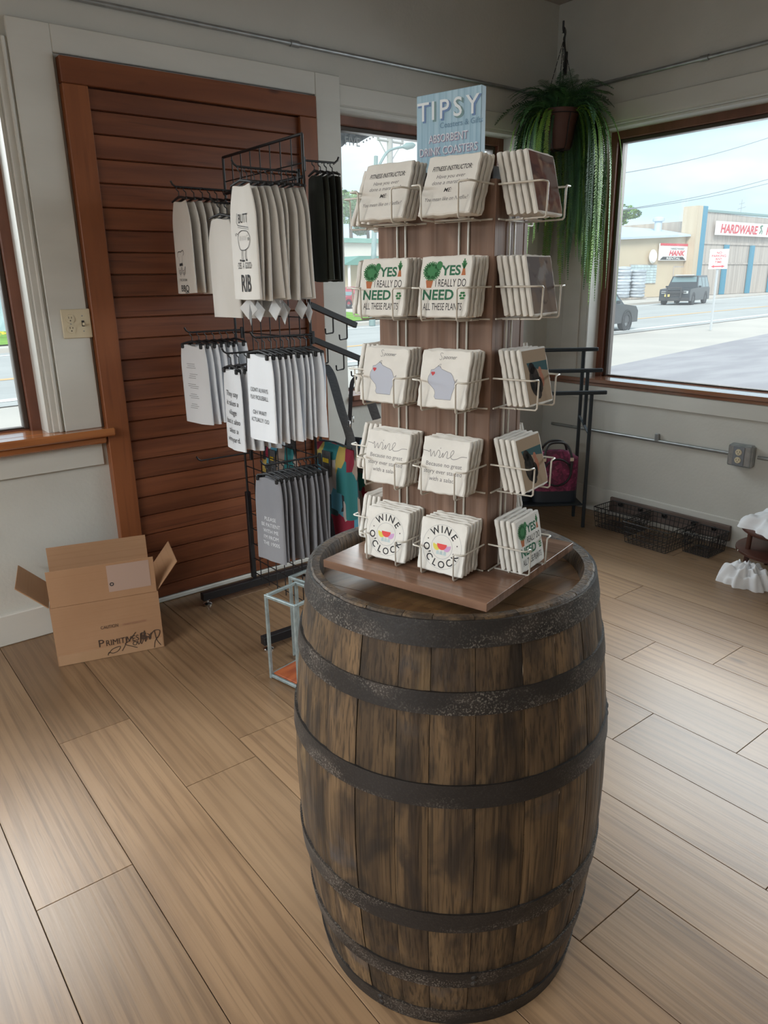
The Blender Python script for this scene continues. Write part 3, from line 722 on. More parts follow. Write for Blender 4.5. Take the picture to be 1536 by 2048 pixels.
def art_photo(co, kind):
    s_ = .0455
    if kind == 'rust':
        base = pmat('photo_rust', (.30, .19, .13), (.15, .065, .05), (28, 14, 28), .40, .60, 4, 1.2, rough=.9, spec=.08, layers=[dict(scale=(16, 40, 9), color=(.07, .035, .035), lo=.55, hi=.66, amt=.8), dict(scale=(9, 22, 9), color=(.20, .155, .14), lo=.55, hi=.65, amt=.8)])
    elif kind == 'grey':
        base = pmat('photo_grey', (.24, .185, .15), (.17, .15, .15), (20, 12, 20), .42, .58, 4, 1.0, rough=.9, spec=.08, layers=[dict(scale=(18, 18, 18), color=(.30, .29, .29), lo=.57, hi=.66, amt=.8), dict(scale=(30, 30, 9), color=(.07, .05, .05), lo=.60, hi=.68, amt=.7)])
    else: base = prt('photo_tan', (.36, .27, .19))
    put(co, 'printed_photo', base, lambda mb, M: mb.add([(-s_, .004, 0), (s_, .004, 0), (s_, .095, 0), (-s_, .095, 0)], [(0, 1, 2, 3)], M), .0001)
    if kind == 'shore':
        put(co, 'photo_water', prt('photo_teal', (.045, .10, .11)), lambda mb, M: mb.add([(-.030, .066, 0), (.044, .056, 0), (.044, .074, 0), (-.034, .074, 0)], [(0, 1, 2, 3)], M), .0002)
        def f(mb, M):
            disc(mb, -.012, .042, .019, .026, M, 0, 14); disc(mb, -.018, .064, .012, .010, M, 0, 10); disc(mb, -.004, .022, .012, .012, M, 0, 10); disc(mb, .006, .034, .010, .014, M, 0, 10)
        put(co, 'photo_animal', pmat('photo_dark_'+co.name, (.02, .019, .018), (.06, .047, .04), (60, 60, 60), rough=.95, spec=.05), f, .0003)
        put(co, 'photo_figure', prt('photo_skin', (.40, .17, .11)), lambda mb, M: (disc(mb, .013, .058, .006, .007, M, 0, 10), disc(mb, .016, .042, .008, .013, M, -.00002, 10)), .0003)
ART = {'fitness': art_fitness, 'yes': art_yes, 'map': art_map, 'wine': art_wine, 'clock': art_clock}
SAY = {'fitness': 'fitness instructor joke', 'yes': 'green plants slogan', 'map': 'pale blue state map', 'wine': 'handwritten wine slogan', 'clock': "round wine o'clock print"}
ORD = ['first', 'second', 'third', 'fourth', 'fifth', 'sixth', 'seventh', 'eighth', 'ninth', 'tenth']
ROWN = ['top row', 'second row', 'middle row', 'fourth row', 'bottom row']
rc = random.Random(11)
def stack(side, cx, row, n, art, front_label, rest_label, grp):
    Mx = DM @ face_m(side); zb = Z_ROW[row]; yb = -INW+.001
    pocket(side, cx, zb); LEAN = rad(14) if (side == 'right' and row == 0) else LEANS[row]
    for k in range(n):
        co = bpy.data.objects.new('coaster', CM[rc.randrange(6)]); COL.objects.link(co)
        # face frame -> lean back by LEAN, base edge on the pocket wires
        y = yb+(k*PITCHC+CT)/math.cos(LEAN) - .0
        B = frame_m((cx+rc.uniform(-.0008, .0008), y, zb+rc.uniform(0, .0004)+.0015), (1, 0, 0), (0, math.sin(LEAN), math.cos(LEAN)), (0, -math.cos(LEAN), math.sin(LEAN)))
        R_ = Matrix.Rotation(rad(rc.uniform(-.5, .5)), 4, 'Z')
        co.matrix_world = Mx @ B @ R_
        if k == 0:
            tag(co, front_label, 'coaster', 'coasters in the display tower')
            if art in ART: ART[art](co)
            elif art: art_photo(co, art)
        else: tag(co, rest_label % ORD[k], 'coaster', grp)
for row, art in enumerate(['fitness', 'yes', 'map', 'wine', 'clock']):
    for cx, nm in ((-.0650+.0000, 'left'), (.0625, 'right')):
        n = [4, 5, 4, 4, 5][row]
        stack('front', cx, row, n, art, 'white stone coaster with %s, front of the %s stack' % (SAY[art], nm),
              'plain-edged coaster, %%s from the front in the %s-hand %s stack' % (nm, {'fitness': 'fitness joke', 'yes': 'plants slogan', 'map': 'state map', 'wine': 'wine slogan', 'clock': "wine o'clock"}[art]),
              'coasters behind the front %s %s one' % (nm, SAY[art]))
RA = ['rust', 'grey', 'shore', 'shore', 'yes']
RL = ['coaster with a rust-brown photo on the shaded side, top row', 'coaster with a grey-brown photo on the shaded side, second row', 'coaster with a dark animal photo on the shaded side, middle row',
      'coaster with a dark animal photo on the shaded side, fourth row', 'coaster with the green plants slogan on the shaded side, bottom row']
for row in range(5):
    stack('right', -.004, row, [5, 5, 4, 4, 4][row], RA[row], RL[row], 'white-edged coaster, %%s from the front, %s stack on the tower shaded side' % ROWN[row], 'coasters behind the shaded side %s one' % ROWN[row])
for row in range(5):
    stack('left', .004, row, 4, None, 'blank-looking coaster seen edge on at the window side, front of its %s stack' % ROWN[row], 'coaster seen edge on, %%s in the %s stack at the window side' % ROWN[row], 'edge on coasters at the window side, %s' % ROWN[row])
for row in range(5):
    stack('back', -.055, row, 4, None, 'coaster showing only its pale edge behind the tower, outermost in the %s' % ROWN[row], 'pale coaster edge behind the tower, %%s from outside in the %s' % ROWN[row], 'coasters behind the tower, %s' % ROWN[row])
for sd, cxs in (('front', (-.065, .0625)), ('right', (-.004,)), ('left', (.004,)), ('back', (-.055,))):
    for cx in cxs: rods(sd, cx)
# ================================================================== GRIDWALL RACK WITH TOWELS AND BAGS
GX, GY = 1.545, 2.715
gw = thing('gridwall_rack', 'black gridwall display rack hung with tea towels in front of the wood panel', 'display rack', (GX, GY, 0))
GH, GT = .305, 1.934
for k in range(9):
    y = -GH+.0762*k
    if k in (0, 8): MB().tube([(0, y, .05), (0, y, GT)], .0055, 8).build('edge_bar', 'black_metal', gw, 60)
    else: MB().tube([(0, y, .07), (0, y, GT)], .0024, 6).build('upright_wire', 'black_metal', gw, 60)
for k in range(25):
    z = .09+.0762*k
    if z < GT-.03 and not (1.70 < z < 1.79): MB().tube([(.004, -GH, z), (.004, GH, z)], .0024, 6).build('cross_wire', 'black_metal', gw, 60)
MB().tube([(0, -GH, GT), (0, GH, GT)], .0055, 8).build('top_bar', 'black_metal', gw, 60)
MB().tube([(-.006, -GH, 1.795), (-.006, GH, 1.795)], .006, 8).build('hang_bar', 'black_metal', gw, 60)
for s_ in (-1, 1):
    MB().box(-.011, .011, s_*GH-.011, s_*GH+.011, .066, .50, .002).build('upright_sleeve', 'black_metal', gw)
    ft = MB().box(-.285, .30, s_*(GH-.02)-.016, s_*(GH-.02)+.016, .028, .065, .002).build('foot', 'black_metal', gw)
    for x in (-.26, .28): MB().lathe([(0, .0), (.020, 0), (.021, .006), (.012, .012), (.006, .014), (.006, .028), (0, .028)], 14, Matrix.Translation((x, s_*(GH-.02), 0))).build('levelling_pad', 'chrome', ft, 40)
YF, YM, YN = .235, -.095, -.310             # far, middle and near columns of arms
def arm(y, z, side=-1, ln=.25):
    p = [(0, y, z), (side*ln*.5, y, z+.001), (side*ln, y, z+.002), (side*(ln+.012), y, z+.010), (side*(ln+.018), y, z+.022)]
    a_ = MB().tube(p, .0038, 7).build('arm', 'black_metal', gw, 60)
    MB().box(-.012*1 if side < 0 else .001, -.001 if side < 0 else .012, y-.006, y+.006, z-.035, z+.012, .002).build('bracket', 'black_metal', a_)
ARMS = dict(A=(YF, 1.800), B=(YM, 1.715), C=(YN+.03, 1.812), D=(YF, 1.245), E=(YM, 1.180), F=(YN-.02, 1.250), G=(YN-.03, .785))
for k in ARMS: arm(*ARMS[k])
arm(YF, .70); arm(YN+.01, 1.850, 1, .14)
for z, xe in ((1.357, .215), (1.232, .275)):           # sloping waterfall arms on the window side
    y = YN+.015; sl = -.40
    M_ = Matrix.Translation((.006, y, z)) @ Matrix.Rotation(math.atan(-sl), 4, 'Y')
    wf = MB().box(0, xe/math.cos(math.atan(sl)), -.009, .009, -.011, .011, .002, M_).build('sloping_arm', 'black_metal', gw)
    xs = (.105, .170) if xe < .25 else (.075, .150, .222)
    for x in xs:
        zz = z+sl*x-.011
        MB().tube([(x+.006, y, zz), (x+.006, y, zz-.052), (x+.003, y, zz-.056), (x-.026, y, zz-.058), (x-.030, y, zz-.055), (x-.031, y, zz-.038)], .0032, 7).build('hook', 'black_metal', wf, 60)

def fabric(name, c, c2, **k): return pmat(name, c, c2, (7, 7, 3), rough=.92, spec=.15, sheen=.15, bump=.35, bscale=(420, 420, 420), bdist=.0008, **k)
MT['linen'] = fabric('natural_linen', (.75, .725, .69), (.70, .675, .635), vary=.06)
MT['white_cotton'] = fabric('white_cotton', (.82, .845, .885), (.78, .805, .845), vary=.03)
MT['grey_cotton'] = fabric('grey_cotton', (.26, .265, .29), (.22, .225, .25), vary=.07)
MT['dark_cotton'] = fabric('dark_cotton', (.018, .022, .020), (.035, .04, .032), vary=.2)
MT['tag_card'] = flat('hang_tag_card', (.72, .73, .74), .6)
def cloth_mesh(w, h, seed, flatness=1.0, pinch=.82, flare=1.03, thick=.012):
    r = random.Random(seed); ph = [r.uniform(0, 6.28) for _ in range(4)]; am = [r.uniform(.5, 1)*flatness for _ in range(3)]
    sk = r.uniform(-.012, .012)*flatness; bow = r.uniform(-.008, .012)*flatness
    nu, nv = 28, 16
    def f(u, v):
        a = 2*math.pi*u; q = math.cos(a); sgn = 1 if math.sin(a) >= 0 else -1
        ease = 1-(1-min(v/.30, 1))**2; ww = w*(pinch+(1-pinch)*ease)*(1+(flare-1)*v)/2
        x = ww*(abs(q)**.75)*(1 if q >= 0 else -1)
        edge = max(0.0, 1-abs(q))**.35
        t_ = thick*(.55+.65*v)*edge
        fold = (.0055*am[0]*math.sin(x/w*7+ph[0]+1.2*v)+.004*am[1]*math.sin(x/w*13+ph[1]-1.5*v))*(.25+.9*v)
        y = sgn*t_+fold+bow*v*v-.0 
        z = -h*v-.006*am[2]*math.sin(x/w*4+ph[2])*(v > .9)
        if v == 0: z = 0.004*math.sin(x/w*9+ph[3])
        return (x+sk*v, y, z)
    mb = MB(); mb.grid(f, nu, nv, True, flip=True)
    n = len(mb.v); mb.f.append(tuple(range(nu))); mb.f.append(tuple(reversed(range(n-nu, n))))
    def front(x, z):
        v = min(max(-z/h, 0.0), 1.0); ease = 1-(1-min(v/.30, 1))**2; ww = w*(pinch+(1-pinch)*ease)*(1+(flare-1)*v)/2
        xl = x-sk*v; q = min(abs(xl)/ww, .98)**(1/.75); t_ = thick*(.55+.65*v)*max(0.0, 1-q)**.35
        return -t_+(.0055*am[0]*math.sin(xl/w*7+ph[0]+1.2*v)+.004*am[1]*math.sin(xl/w*13+ph[1]-1.5*v))*(.25+.9*v)+bow*v*v
    me = mb.mesh('cloth', 70); SURF[me.name] = front
    return me
def hanger_parts(t, w, drop, mat='black_plastic', clips=True):
    hw = w*.40
    m = MB().tube([(-hw, 0, .006), (-hw*.4, 0, .014), (0, 0, .018), (hw*.4, 0, .014), (hw, 0, .006)], [.004, .0045, .005, .0045, .004], 7)
    pts = [(0, 0, .018), (0, 0, drop-.012)]
    pts += [(-.001, -.009*math.cos(rad(a)), drop-.002+.0085*math.sin(rad(a))) for a in (-60, -20, 20, 60, 100, 140, 170)]
    m2 = MB().tube(pts, .0023, 6)
    hb = m.build('hanger_bar', mat, t, 60); m2.build('hanger_hook', mat, t, 60)
    for s_ in ((-1, 1) if clips else ()): MB().box(s_*hw*.86-.006, s_*hw*.86+.006, -.0125, .0125, -.012, .008, .003).build('clip', mat, hb)
def art_lines(mb, M, lines, y0, dy, size, w=None, **k):
    for i, l in enumerate(lines):
        if l: put_text(mb, l, 0, y0-dy*i, size, M, **k)
def towel(x, y, z, w, h, seed, mat, label, group, drop, art=None, rz=0, tagcard=False, flatness=1.0, thick=.012):
    t = thing('tea_towel', label, 'towel', (GX+x, GY+y, z-drop), rad(-90+rz), group)
    key = (round(w, 3), round(h, 3), seed, flatness, mat)
    if key not in TCACHE: TCACHE[key] = cloth_mesh(w, h, seed, flatness, pinch=.66 if mat == 'linen' else .86, thick=thick)
    c = mk('cloth', TCACHE[key], mat, t); c.location = (0, 0, .0)
    hanger_parts(t, w, drop, clips=mat not in ('linen', 'dark_cotton'))
    if art:
        FM = frame_m((0, 0, 0), (1, 0, 0), (0, 0, 1), (0, -1, 0)); art(c, FM, w, h)
        fr_ = SURF[c.data.name]
        for p_ in c.children:
            for vt in p_.data.vertices: vt.co.y = fr_(vt.co.x, vt.co.z)-.0018
    if tagcard:
        rr = random.Random(seed+50); tx, tz = rr.uniform(-.05, .05), -h-.042+rr.uniform(-.012, .012)
        q = MB().box(-.027, .027, -.0006, .0006, -.027, .027, 0, Matrix.Translation((tx, rr.uniform(-.01, .01), tz)) @ Matrix.Rotation(rad(rr.uniform(-50, 50)), 4, 'Z') @ Matrix.Rotation(rad(45+rr.uniform(-9, 9)), 4, 'Y'))
        tg = q.build('hang_tag', 'tag_card', t)
        MB().tube([(tx*.8, 0, -h+.02), (tx*.9, .002, -h-.005), (tx, 0, tz+.034)], .0008, 5).build('string', 'tag_card', tg)
    return t
TCACHE = {}; SURF = {}
def art_pig(c, FM, w, h):
    mb = MB()
    put_text(mb, 'BUTT', .008, -.118, .042, FM, width=.066); put_text(mb, '\u00b7DES  A  GOOD\u00b7', .005, -.268, .030, FM, width=.105); put_text(mb, 'RIB', .008, -.345, .082, FM, width=.072, bold=.01)
    ribbon(mb, [(-.032, -.085), (-.038, -.115), (-.030, -.125), (.045, -.135)], .002, FM); ribbon(mb, [(-.030, -.131), (.045, -.141)], .0012, FM)
    body = smooth_pts([(-.028, -.150), (-.034, -.165), (-.030, -.190), (-.018, -.205), (.010, -.207), (.036, -.200), (.050, -.185), (.052, -.165), (.042, -.152), (.030, -.146), (-.005, -.143), (-.028, -.150)], 5)
    ribbon(mb, body, .0022, FM)
    for x in (-.012, -.003, .014, .022): ribbon(mb, [(x, -.205), (x-.002, -.222), (x, -.238)], .002, FM)
    for k in range(7): ribbon(mb, [(-.02+.008*k, -.16), (-.021+.008*k, -.175)], .001, FM)
    ribbon(mb, smooth_pts([(-.034, -.155), (-.043, -.150), (-.048, -.158), (-.052, -.150)], 4), .0018, FM)
    for a_, b_ in (((-.028, -.240), .006), ((-.008, -.242), .012), ((.018, -.240), .006)): disc(mb, a_[0]+.004, a_[1], b_, .0035, FM, 0, 10)
    disc(mb, .043, -.172, .006, .005, FM, 0, 8, r0=.6); disc(mb, .036, -.160, .0018, .0018, FM, 0, 6)
    mb.build('printed_pig', 'ink', c)
def art_chef(c, FM, w, h):
    mb = MB(); ox = -.012
    hat = smooth_pts([(ox-.042, -.205), (ox-.036, -.188), (ox-.018, -.184), (ox+.002, -.186), (ox+.022, -.180), (ox+.032, -.190), (ox+.024, -.200)], 5); ribbon(mb, hat, .0022, FM)
    ribbon(mb, [(ox-.026, -.205), (ox-.022, -.232), (ox+.010, -.230), (ox+.014, -.200)], .0015, FM); mb.add([(ox-.024, -.230, 0), (ox+.012, -.228, 0), (ox+.012, -.238, 0), (ox-.024, -.240, 0)], [(0, 3, 2, 1)], FM)
    for s_ in (-1, 1):                          # two hens
        cx = ox+s_*.020; hen = smooth_pts([(cx-.016, -.246), (cx-.010, -.256), (cx, -.258), (cx+.010, -.252), (cx+.018, -.242), (cx+.014, -.264), (cx+.002, -.272), (cx-.010, -.268), (cx-.016, -.256)], 4)
        ribbon(mb, hen, .0018, FM)
        for k in range(4): ribbon(mb, [(cx-.008+.005*k, -.262), (cx-.005+.005*k, -.268)], .0012, FM)
        for k in (-.003, .004): ribbon(mb, [(cx+k, -.271), (cx+k, -.280)], .0012, FM)
    put_text(mb, 'THE CHICKEN', ox+.008, -.298, .013, FM, width=.078); put_text(mb, 'BBQ', ox+.020, -.338, .036, FM, width=.082); put_text(mb, 'TIME', ox+.032, -.328+.010-.030, .014, FM)
    mb.build('printed_hens', 'ink', c)
def art_text(lines, y0, dy, size, mat, dx=0.0, maxw=None):
    def f(c, FM, w, h):
        mb = MB()
        for i, l in enumerate(lines):
            if not l: continue
            vs, fs = text_geo(l, size); ww = max(v[0] for v in vs)-min(v[0] for v in vs); q = min(1.0, (maxw or w*.80)/ww)
            mb.add([(v[0]*q+dx, v[1]+y0-dy*i, 0) for v in vs], fs, FM)
        mb.build('lettering', mat, c)
    return f
def art_rows(c, FM, w, h):
    mb = MB(); rr = random.Random(4)
    for k in range(5):
        for j in range(3):
            y = -.075-.042*k-.008*j
            ribbon(mb, [(-.045+rr.uniform(0, .02), y), (.010+rr.uniform(0, .02), y)], .0016, FM)
    mb.build('printed_rows', 'ink_grey', c)
rt = random.Random(21)
def towels(key, n, span, w, h, mat, drop, first_label, first_art, rest_label, grp, rz0=0, tags=False, x0=-.240, rzj=4, thick=.0092, flat0=.35):
    y, z = ARMS[key]
    for k in range(n):
        x = x0+span*k/(n-1)
        f = k == 0
        towel(x, y+rt.uniform(-.004, .004), z-.003, w, h, (ord(key)*7+(0 if f else 1+k % 4)), mat, first_label if f else rest_label+', %s from its front' % ORD[k], grp, drop,
              first_art if f else None, (rz0 if f else rz0*.5+rt.uniform(-rzj, rzj)), tags, flat0 if f else 1.0, thick)
towels('C', 9, .215, .185, .372, 'linen', .055, 'off-white tea towel with pig and rib lettering at the front of its rod', art_pig, 'plain-edged linen towel hanging behind the pig towel', 'linen towels behind the pig towel', 0, True)
towels('A', 7, .200, .205, .345, 'linen', .050, 'off-white tea towel with chef hat and hens, nearest the wood panel', art_chef, 'linen towel hanging behind the chef hat towel', 'linen towels behind the chef hat towel', -4)
towels('B', 6, .160, .165, .345, 'linen', .052, 'blank off-white tea towel hanging between chef hat and pig towels', None, 'linen towel hanging behind the blank white towel', 'linen towels behind the blank one', 10, x0=-.235)
towels('D', 7, .200, .165, .325, 'white_cotton', .050, 'white tea towel with rows of small print, nearest the wood panel', art_rows, 'white towel hanging behind the small print towel', 'white towels behind the small print towel', 16, rzj=9)
towels('E', 6, .170, .165, .312, 'white_cotton', .060, 'white tea towel with village and vineyard saying', art_text(['They say', 'it takes a', 'village', 'but it also', 'takes a', 'vineyard.'], -.100, .036, .030, 'ink', 0, .125), 'white towel hanging behind the vineyard towel', 'white towels behind the vineyard towel', -3, x0=-.235)
towels('F', 10, .225, .195, .308, 'white_cotton', .060, 'white tea towel with pickleball saying in the middle of the rack', art_text(["I DON'T ALWAYS", 'PLAY PICKLEBALL', '', 'OH WAIT', 'ACTUALLY I DO'], -.130, .0275, .022, 'ink', -.004, .125), 'white towel hanging behind the pickleball towel', 'white towels behind the pickleball towel', 0)
towels('G', 10, .215, .155, .330, 'grey_cotton', .050, 'grey tea towel with white patience lettering, lowest on the rack', art_text(['PLEASE', 'BE PATIENT', 'WITH ME', "I'M FROM", 'THE 1900S'], -.165, .025, .021, flat('white_ink', (.72, .74, .78), .8), .006, .105), 'plain grey towel hanging behind the lettered grey towel', 'grey towels behind the lettered one', 12)
for k in range(4):
    t = towel(.050+.026*k, YN+.01, 1.846, .12, .360, 300+k, 'dark_cotton', ['black-green tea towel hanging against the pale post, first from the rack', 'black-green tea towel hanging second from the rack beside the post', 'black-green tea towel hanging third from the rack beside the post', 'outermost black-green towel with a loose cord beside the pale post'][k], 'dark towels on the window side', .045, None, rt.uniform(-8, 8))
    if k == 3: MB().tube(smooth_pts([(.03, -.01, .01), (.055, -.014, .012), (.07, -.014, -.03), (.066, -.012, -.08), (.060, -.012, -.10)], 5), .0012, 5).build('cord', 'dark_cotton', t)

# patchwork shoulder bags
def patchwork(name, seed):
    m = bpy.data.materials.new(name); m.use_nodes = True; N, L = m.node_tree.nodes, m.node_tree.links; b = N['Principled BSDF']
    b.inputs['Roughness'].default_value = .75; b.inputs['Specular IOR Level'].default_value = .25
    t = N.new('ShaderNodeTexCoord'); mp_ = N.new('ShaderNodeMapping'); mp_.inputs['Scale'].default_value = (19, 19, 8); mp_.inputs['Location'].default_value = (seed*3.1, seed*1.7, seed)
    v = N.new('ShaderNodeTexVoronoi'); v.inputs['Scale'].default_value = 1.0; v.distance = 'CHEBYCHEV'; v.inputs['Randomness'].default_value = .75
    sp = N.new('ShaderNodeSeparateColor'); r = N.new('ShaderNodeValToRGB'); r.color_ramp.interpolation = 'CONSTANT'
    cols = [(.030, .075, .085), (.25, .025, .05), (.10, .32, .45), (.36, .27, .22), (.035, .038, .045), (.48, .36, .10), (.42, .38, .36), (.035, .19, .20)]
    e = r.color_ramp.elements
    e[0].position = 0; e[0].color = cols[0]+(1,); e[1].position = .125; e[1].color = cols[1]+(1,)
    for i in range(2, 8):
        q = e.new(i*.125); q.color = cols[i]+(1,)
    L.new(t.outputs['Object'], mp_.inputs['Vector']); L.new(mp_.outputs['Vector'], v.inputs['Vector']); L.new(v.outputs['Color'], sp.inputs[0]); L.new(sp.outputs[0], r.inputs[0]); L.new(r.outputs[0], b.inputs['Base Color'])
    return m
MT['webbing'] = pmat('grey_webbing', (.085, .088, .094), (.065, .068, .073), (60, 60, 300), rough=.7)
def strap_strip(mb, pts, w, nrm, t=.0016):
    """flat webbing of width w along pts, nrm = width direction"""
    P = [Vector(p) for p in pts]; d = Vector(nrm).normalized()*w/2; n = len(P); vs = []
    for i in range(n):
        tg = (P[min(i+1, n-1)]-P[max(i-1, 0)]).normalized(); q = tg.cross(d).normalized()*t/2
        vs += [P[i]-d-q, P[i]+d-q, P[i]+d+q, P[i]-d+q]
    fs = [(3, 2, 1, 0), (4*n-4, 4*n-3, 4*n-2, 4*n-1)]
    for i in range(n-1):
        for k in range(4): fs.append((4*i+k, 4*i+(k+1) % 4, 4*i+4+(k+1) % 4, 4*i+4+k))
    mb.add(vs, fs)
def bag(x, y, ztop, zhook, xh, w, h, d, seed, label, rz=0):
    t = thing('patchwork_bag', label, 'bag', (x, y, ztop-h), rad(-90+rz), 'patchwork bags on the rack')
    def f(u, v):
        a = 2*math.pi*u; q = math.cos(a); s_ = math.sin(a); k = 4.0
        sx = (abs(q)**(2/k))*(1 if q >= 0 else -1); sy = (abs(s_)**(2/k))*(1 if s_ >= 0 else -1)
        bul = .55+.45*math.sin(math.pi*min(max(v*.85+.10, 0), 1))
        ww = w/2*(.94+.06*math.sin(math.pi*v)); top = 1-max(0, (v-.9)/.1)*.55; bot = 1-max(0, (.06-v)/.06)*.25
        return (ww*sx*bot, d/2*sy*bul*top*bot+.004*math.sin(8*v+seed+5*sx), h*v-(.012*sx*sx if v > .9 else 0))
    mb = MB(); mb.grid(f, 32, 16, True); n = len(mb.v); mb.f.append(tuple(reversed(range(32)))); mb.f.append(tuple(range(n-32, n)))
    mb.build('body', patchwork('patchwork_fabric_%d' % seed, seed), t, 60)
    ft = h-.012; dx = 0.0
    hz = zhook-(ztop-h); hy = (xh-x)   # local y is +X world for rz=-90
    for s_ in (-1, 1):
        m = MB(); strap_strip(m, smooth_pts([(s_*(w/2-.03), 0, h*.80), (s_*(w/2-.022), .004, h+.02), (s_*w*.30, hy*.4, h+(hz-h)*.45), (s_*.045, hy*.85, h+(hz-h)*.86), (s_*.018, hy, hz-.004), (0, hy, hz+.003)], 5), .044, (0, 1, 0) if 0 else (.94, .34*s_, 0))
        m.build('strap', 'webbing', t, 50)
        sx_ = s_*w*.36; zz = h+(hz-h)*.30
        MB().tube([(sx_-.022, -.003, zz+.012), (sx_+.022, -.003, zz+.012), (sx_+.022, -.003, zz-.012), (sx_-.022, -.003, zz-.012)], .0022, 6, True).build('buckle', 'chrome', t, 60)
    MB().box(-.030, .030, -d/2-.004, -d/2+.002, h*.70, h*.94, .003).build('strap_anchor', 'webbing', t)
    MB().box(-.020, .020, -d/2-.0055, -d/2-.004, h*.83, h*.87, 0).build('label_patch', flat('yellow_label_%d' % seed, (.70, .50, .03), .6), t)
    m = MB().tube([(-w*.44, .0, h-.004), (0, 0, h+.004), (w*.44, 0, h-.004)], .004, 6); m.build('zip_edge', 'webbing', t, 60)
    return t
bag(1.640, 2.415, .815, 1.128, 1.602, .26, .43, .085, 1, 'patchwork shoulder bag with grey strap, nearest the rack post')
bag(1.785, 2.40, .810, 1.068, 1.750, .26, .44, .085, 2, 'patchwork shoulder bag with yellow label hanging behind the coaster tower', 4)
bag(1.640, 2.865, .745, 1.02, 1.600, .25, .44, .080, 4, 'patchwork bag glimpsed through the wire grid left of the grey towels')
arm(.16, 1.03, 1, .10)

# ================================================================== WIRE PLANT STANDS
MT['galv'] = pmat('pale_galvanised', (.36, .43, .44), (.28, .34, .35), (40, 40, 40), rough=.42, metal=.45)
MT['cedar'] = pmat('orange_cedar', (.40, .105, .035), (.27, .062, .022), (10, 40, 10), rough=.45)
def stand(ox, oy, rz, label):
    t = thing('plant_stand', label, 'stand', (ox, oy, 0), rz, 'galvanised plant stands')
    s_, h, r = .152, .345, .0055
    for a in (0, 1):
        for b in (0, 1): MB().box(a*s_-r, a*s_+r, b*s_-r, b*s_+r, .0, h, .001).build('leg', 'galv', t)
    for z in (.012, h-r):
        for c in (0, 1):
            MB().box(r, s_-r, c*s_-r, c*s_+r, z-r, z+r, .001).build('rail', 'galv', t); MB().box(c*s_-r, c*s_+r, r, s_-r, z-r, z+r, .001).build('rail', 'galv', t)
    MB().box(.007, s_-.007, .007, s_-.007, .009, .022, .001).build('wooden_base', 'cedar', t)
    return t
stand(1.212, 2.075, rad(12), 'galvanised wire plant stand with cedar base beside the barrel')
stand(1.372, 2.168, rad(12), 'second galvanised plant stand mostly hidden behind the barrel')

# ================================================================== CARDBOARD BOX
MT['card'] = pmat('cardboard', (.40, .235, .135), (.36, .205, .115), (3, 3, 3), rough=.85, spec=.2, rnd=False, layers=[dict(scale=(2, 2, 160), color=(.33, .185, .10), lo=.5, hi=.7, amt=.4)])
bt = thing('cardboard_box', 'open brown cardboard box with flaps up on the floor against the wall', 'box', (.572, 2.837, 0), rad(-15.2))
BL, BD, BH, T_ = .405, .285, .250, .004
MB().box(0, BL, 0, T_, .001, BH, 0).build('front_side', 'card', bt); MB().box(0, BL, BD-T_, BD, .001, BH, 0).build('back_side', 'card', bt)
MB().box(0, T_, T_, BD-T_, .001, BH, 0).build('end_side', 'card', bt); MB().box(BL-T_, BL, T_, BD-T_, .001, BH, 0).build('end_side', 'card', bt)
MB().box(T_, BL-T_, T_, BD-T_, .001, .006, 0).build('bottom', 'card', bt)
def flap(o, x, y, z, w, h, nm='flap'):
    M_ = frame_m(o, Vector(x).normalized(), Vector(y).normalized(), Vector(z).normalized()); return MB().box(0, w, 0, h, 0, .004, .0008, M_).build(nm, 'card', bt)
fl = flap((0.004, 0.0, BH+.001), (1, 0, 0), (0, .03, 1), (0, 1, -.03), BL-.008, .148)
flap((0.004, BD-.004, BH+.001), (1, 0, 0), (0, .10, 1), (0, 1, -.1), BL-.008, .150)
flap((-.001, BD-.01, BH+.001), (0, -1, 0), (-.72, 0, .70), (-.70, 0, -.72), BD-.02, .145)
flap((BL-.004, .01, BH+.001), (0, 1, 0), (.62, 0, .78), (.78, 0, -.62), BD-.02, .145)
MT['tape'] = flat('clear_packing_tape', (.42, .30, .25), .18, coat=.5)
MB().box(.222, .382, .030, .140, .0002, .0010, 0, frame_m((0, 0, BH), (1, 0, 0), (0, .03, 1), (0, -1, .03))).build('packing_tape', 'tape', fl)
mb = MB(); fmM = frame_m((0, -.0022, BH), (1, 0, 0), (0, .03, 1), (0, -1, .03)); disc(mb, .235, .062, .008, .008, fmM, 0, 14, r0=.55); mb.build('ring_stamp', 'ink', fl)
MB().box(.004, BL-.004, -.0012, -.0002, .0015, .045, 0).build('packing_tape', pmat('brown_tape', (.42, .26, .155), (.40, .245, .14), (9, 9, 9), rough=.35, rnd=False), bt)
bf = frame_m((0, -.0016, 0), (1, 0, 0), (0, 0, 1), (0, -1, 0)); inkb = flat('box_ink', (.055, .032, .022), .8)
mb = MB(); put_text(mb, 'CAUTION', .205, .128, .019, bf, width=.066); mb.build('caution_lettering', inkb, bt)
mb = MB(); put_text(mb, 'DO NOT BREAK DOWN', .300, .128, .014, bf, width=.090); mb.build('faded_lettering', flat('faded_red_ink', (.34, .17, .11), .8), bt)
mb = MB(); put_text(mb, 'P', .165, .052, .046, bf); put_text(mb, 'RIMITIVES', .246, .052, .036, bf, width=.126); put_text(mb, 'B', .330, .052, .046, bf); put_text(mb, 'Y', .352, .052, .034, bf); mb.build('maker_lettering', inkb, bt)
mb = MB()
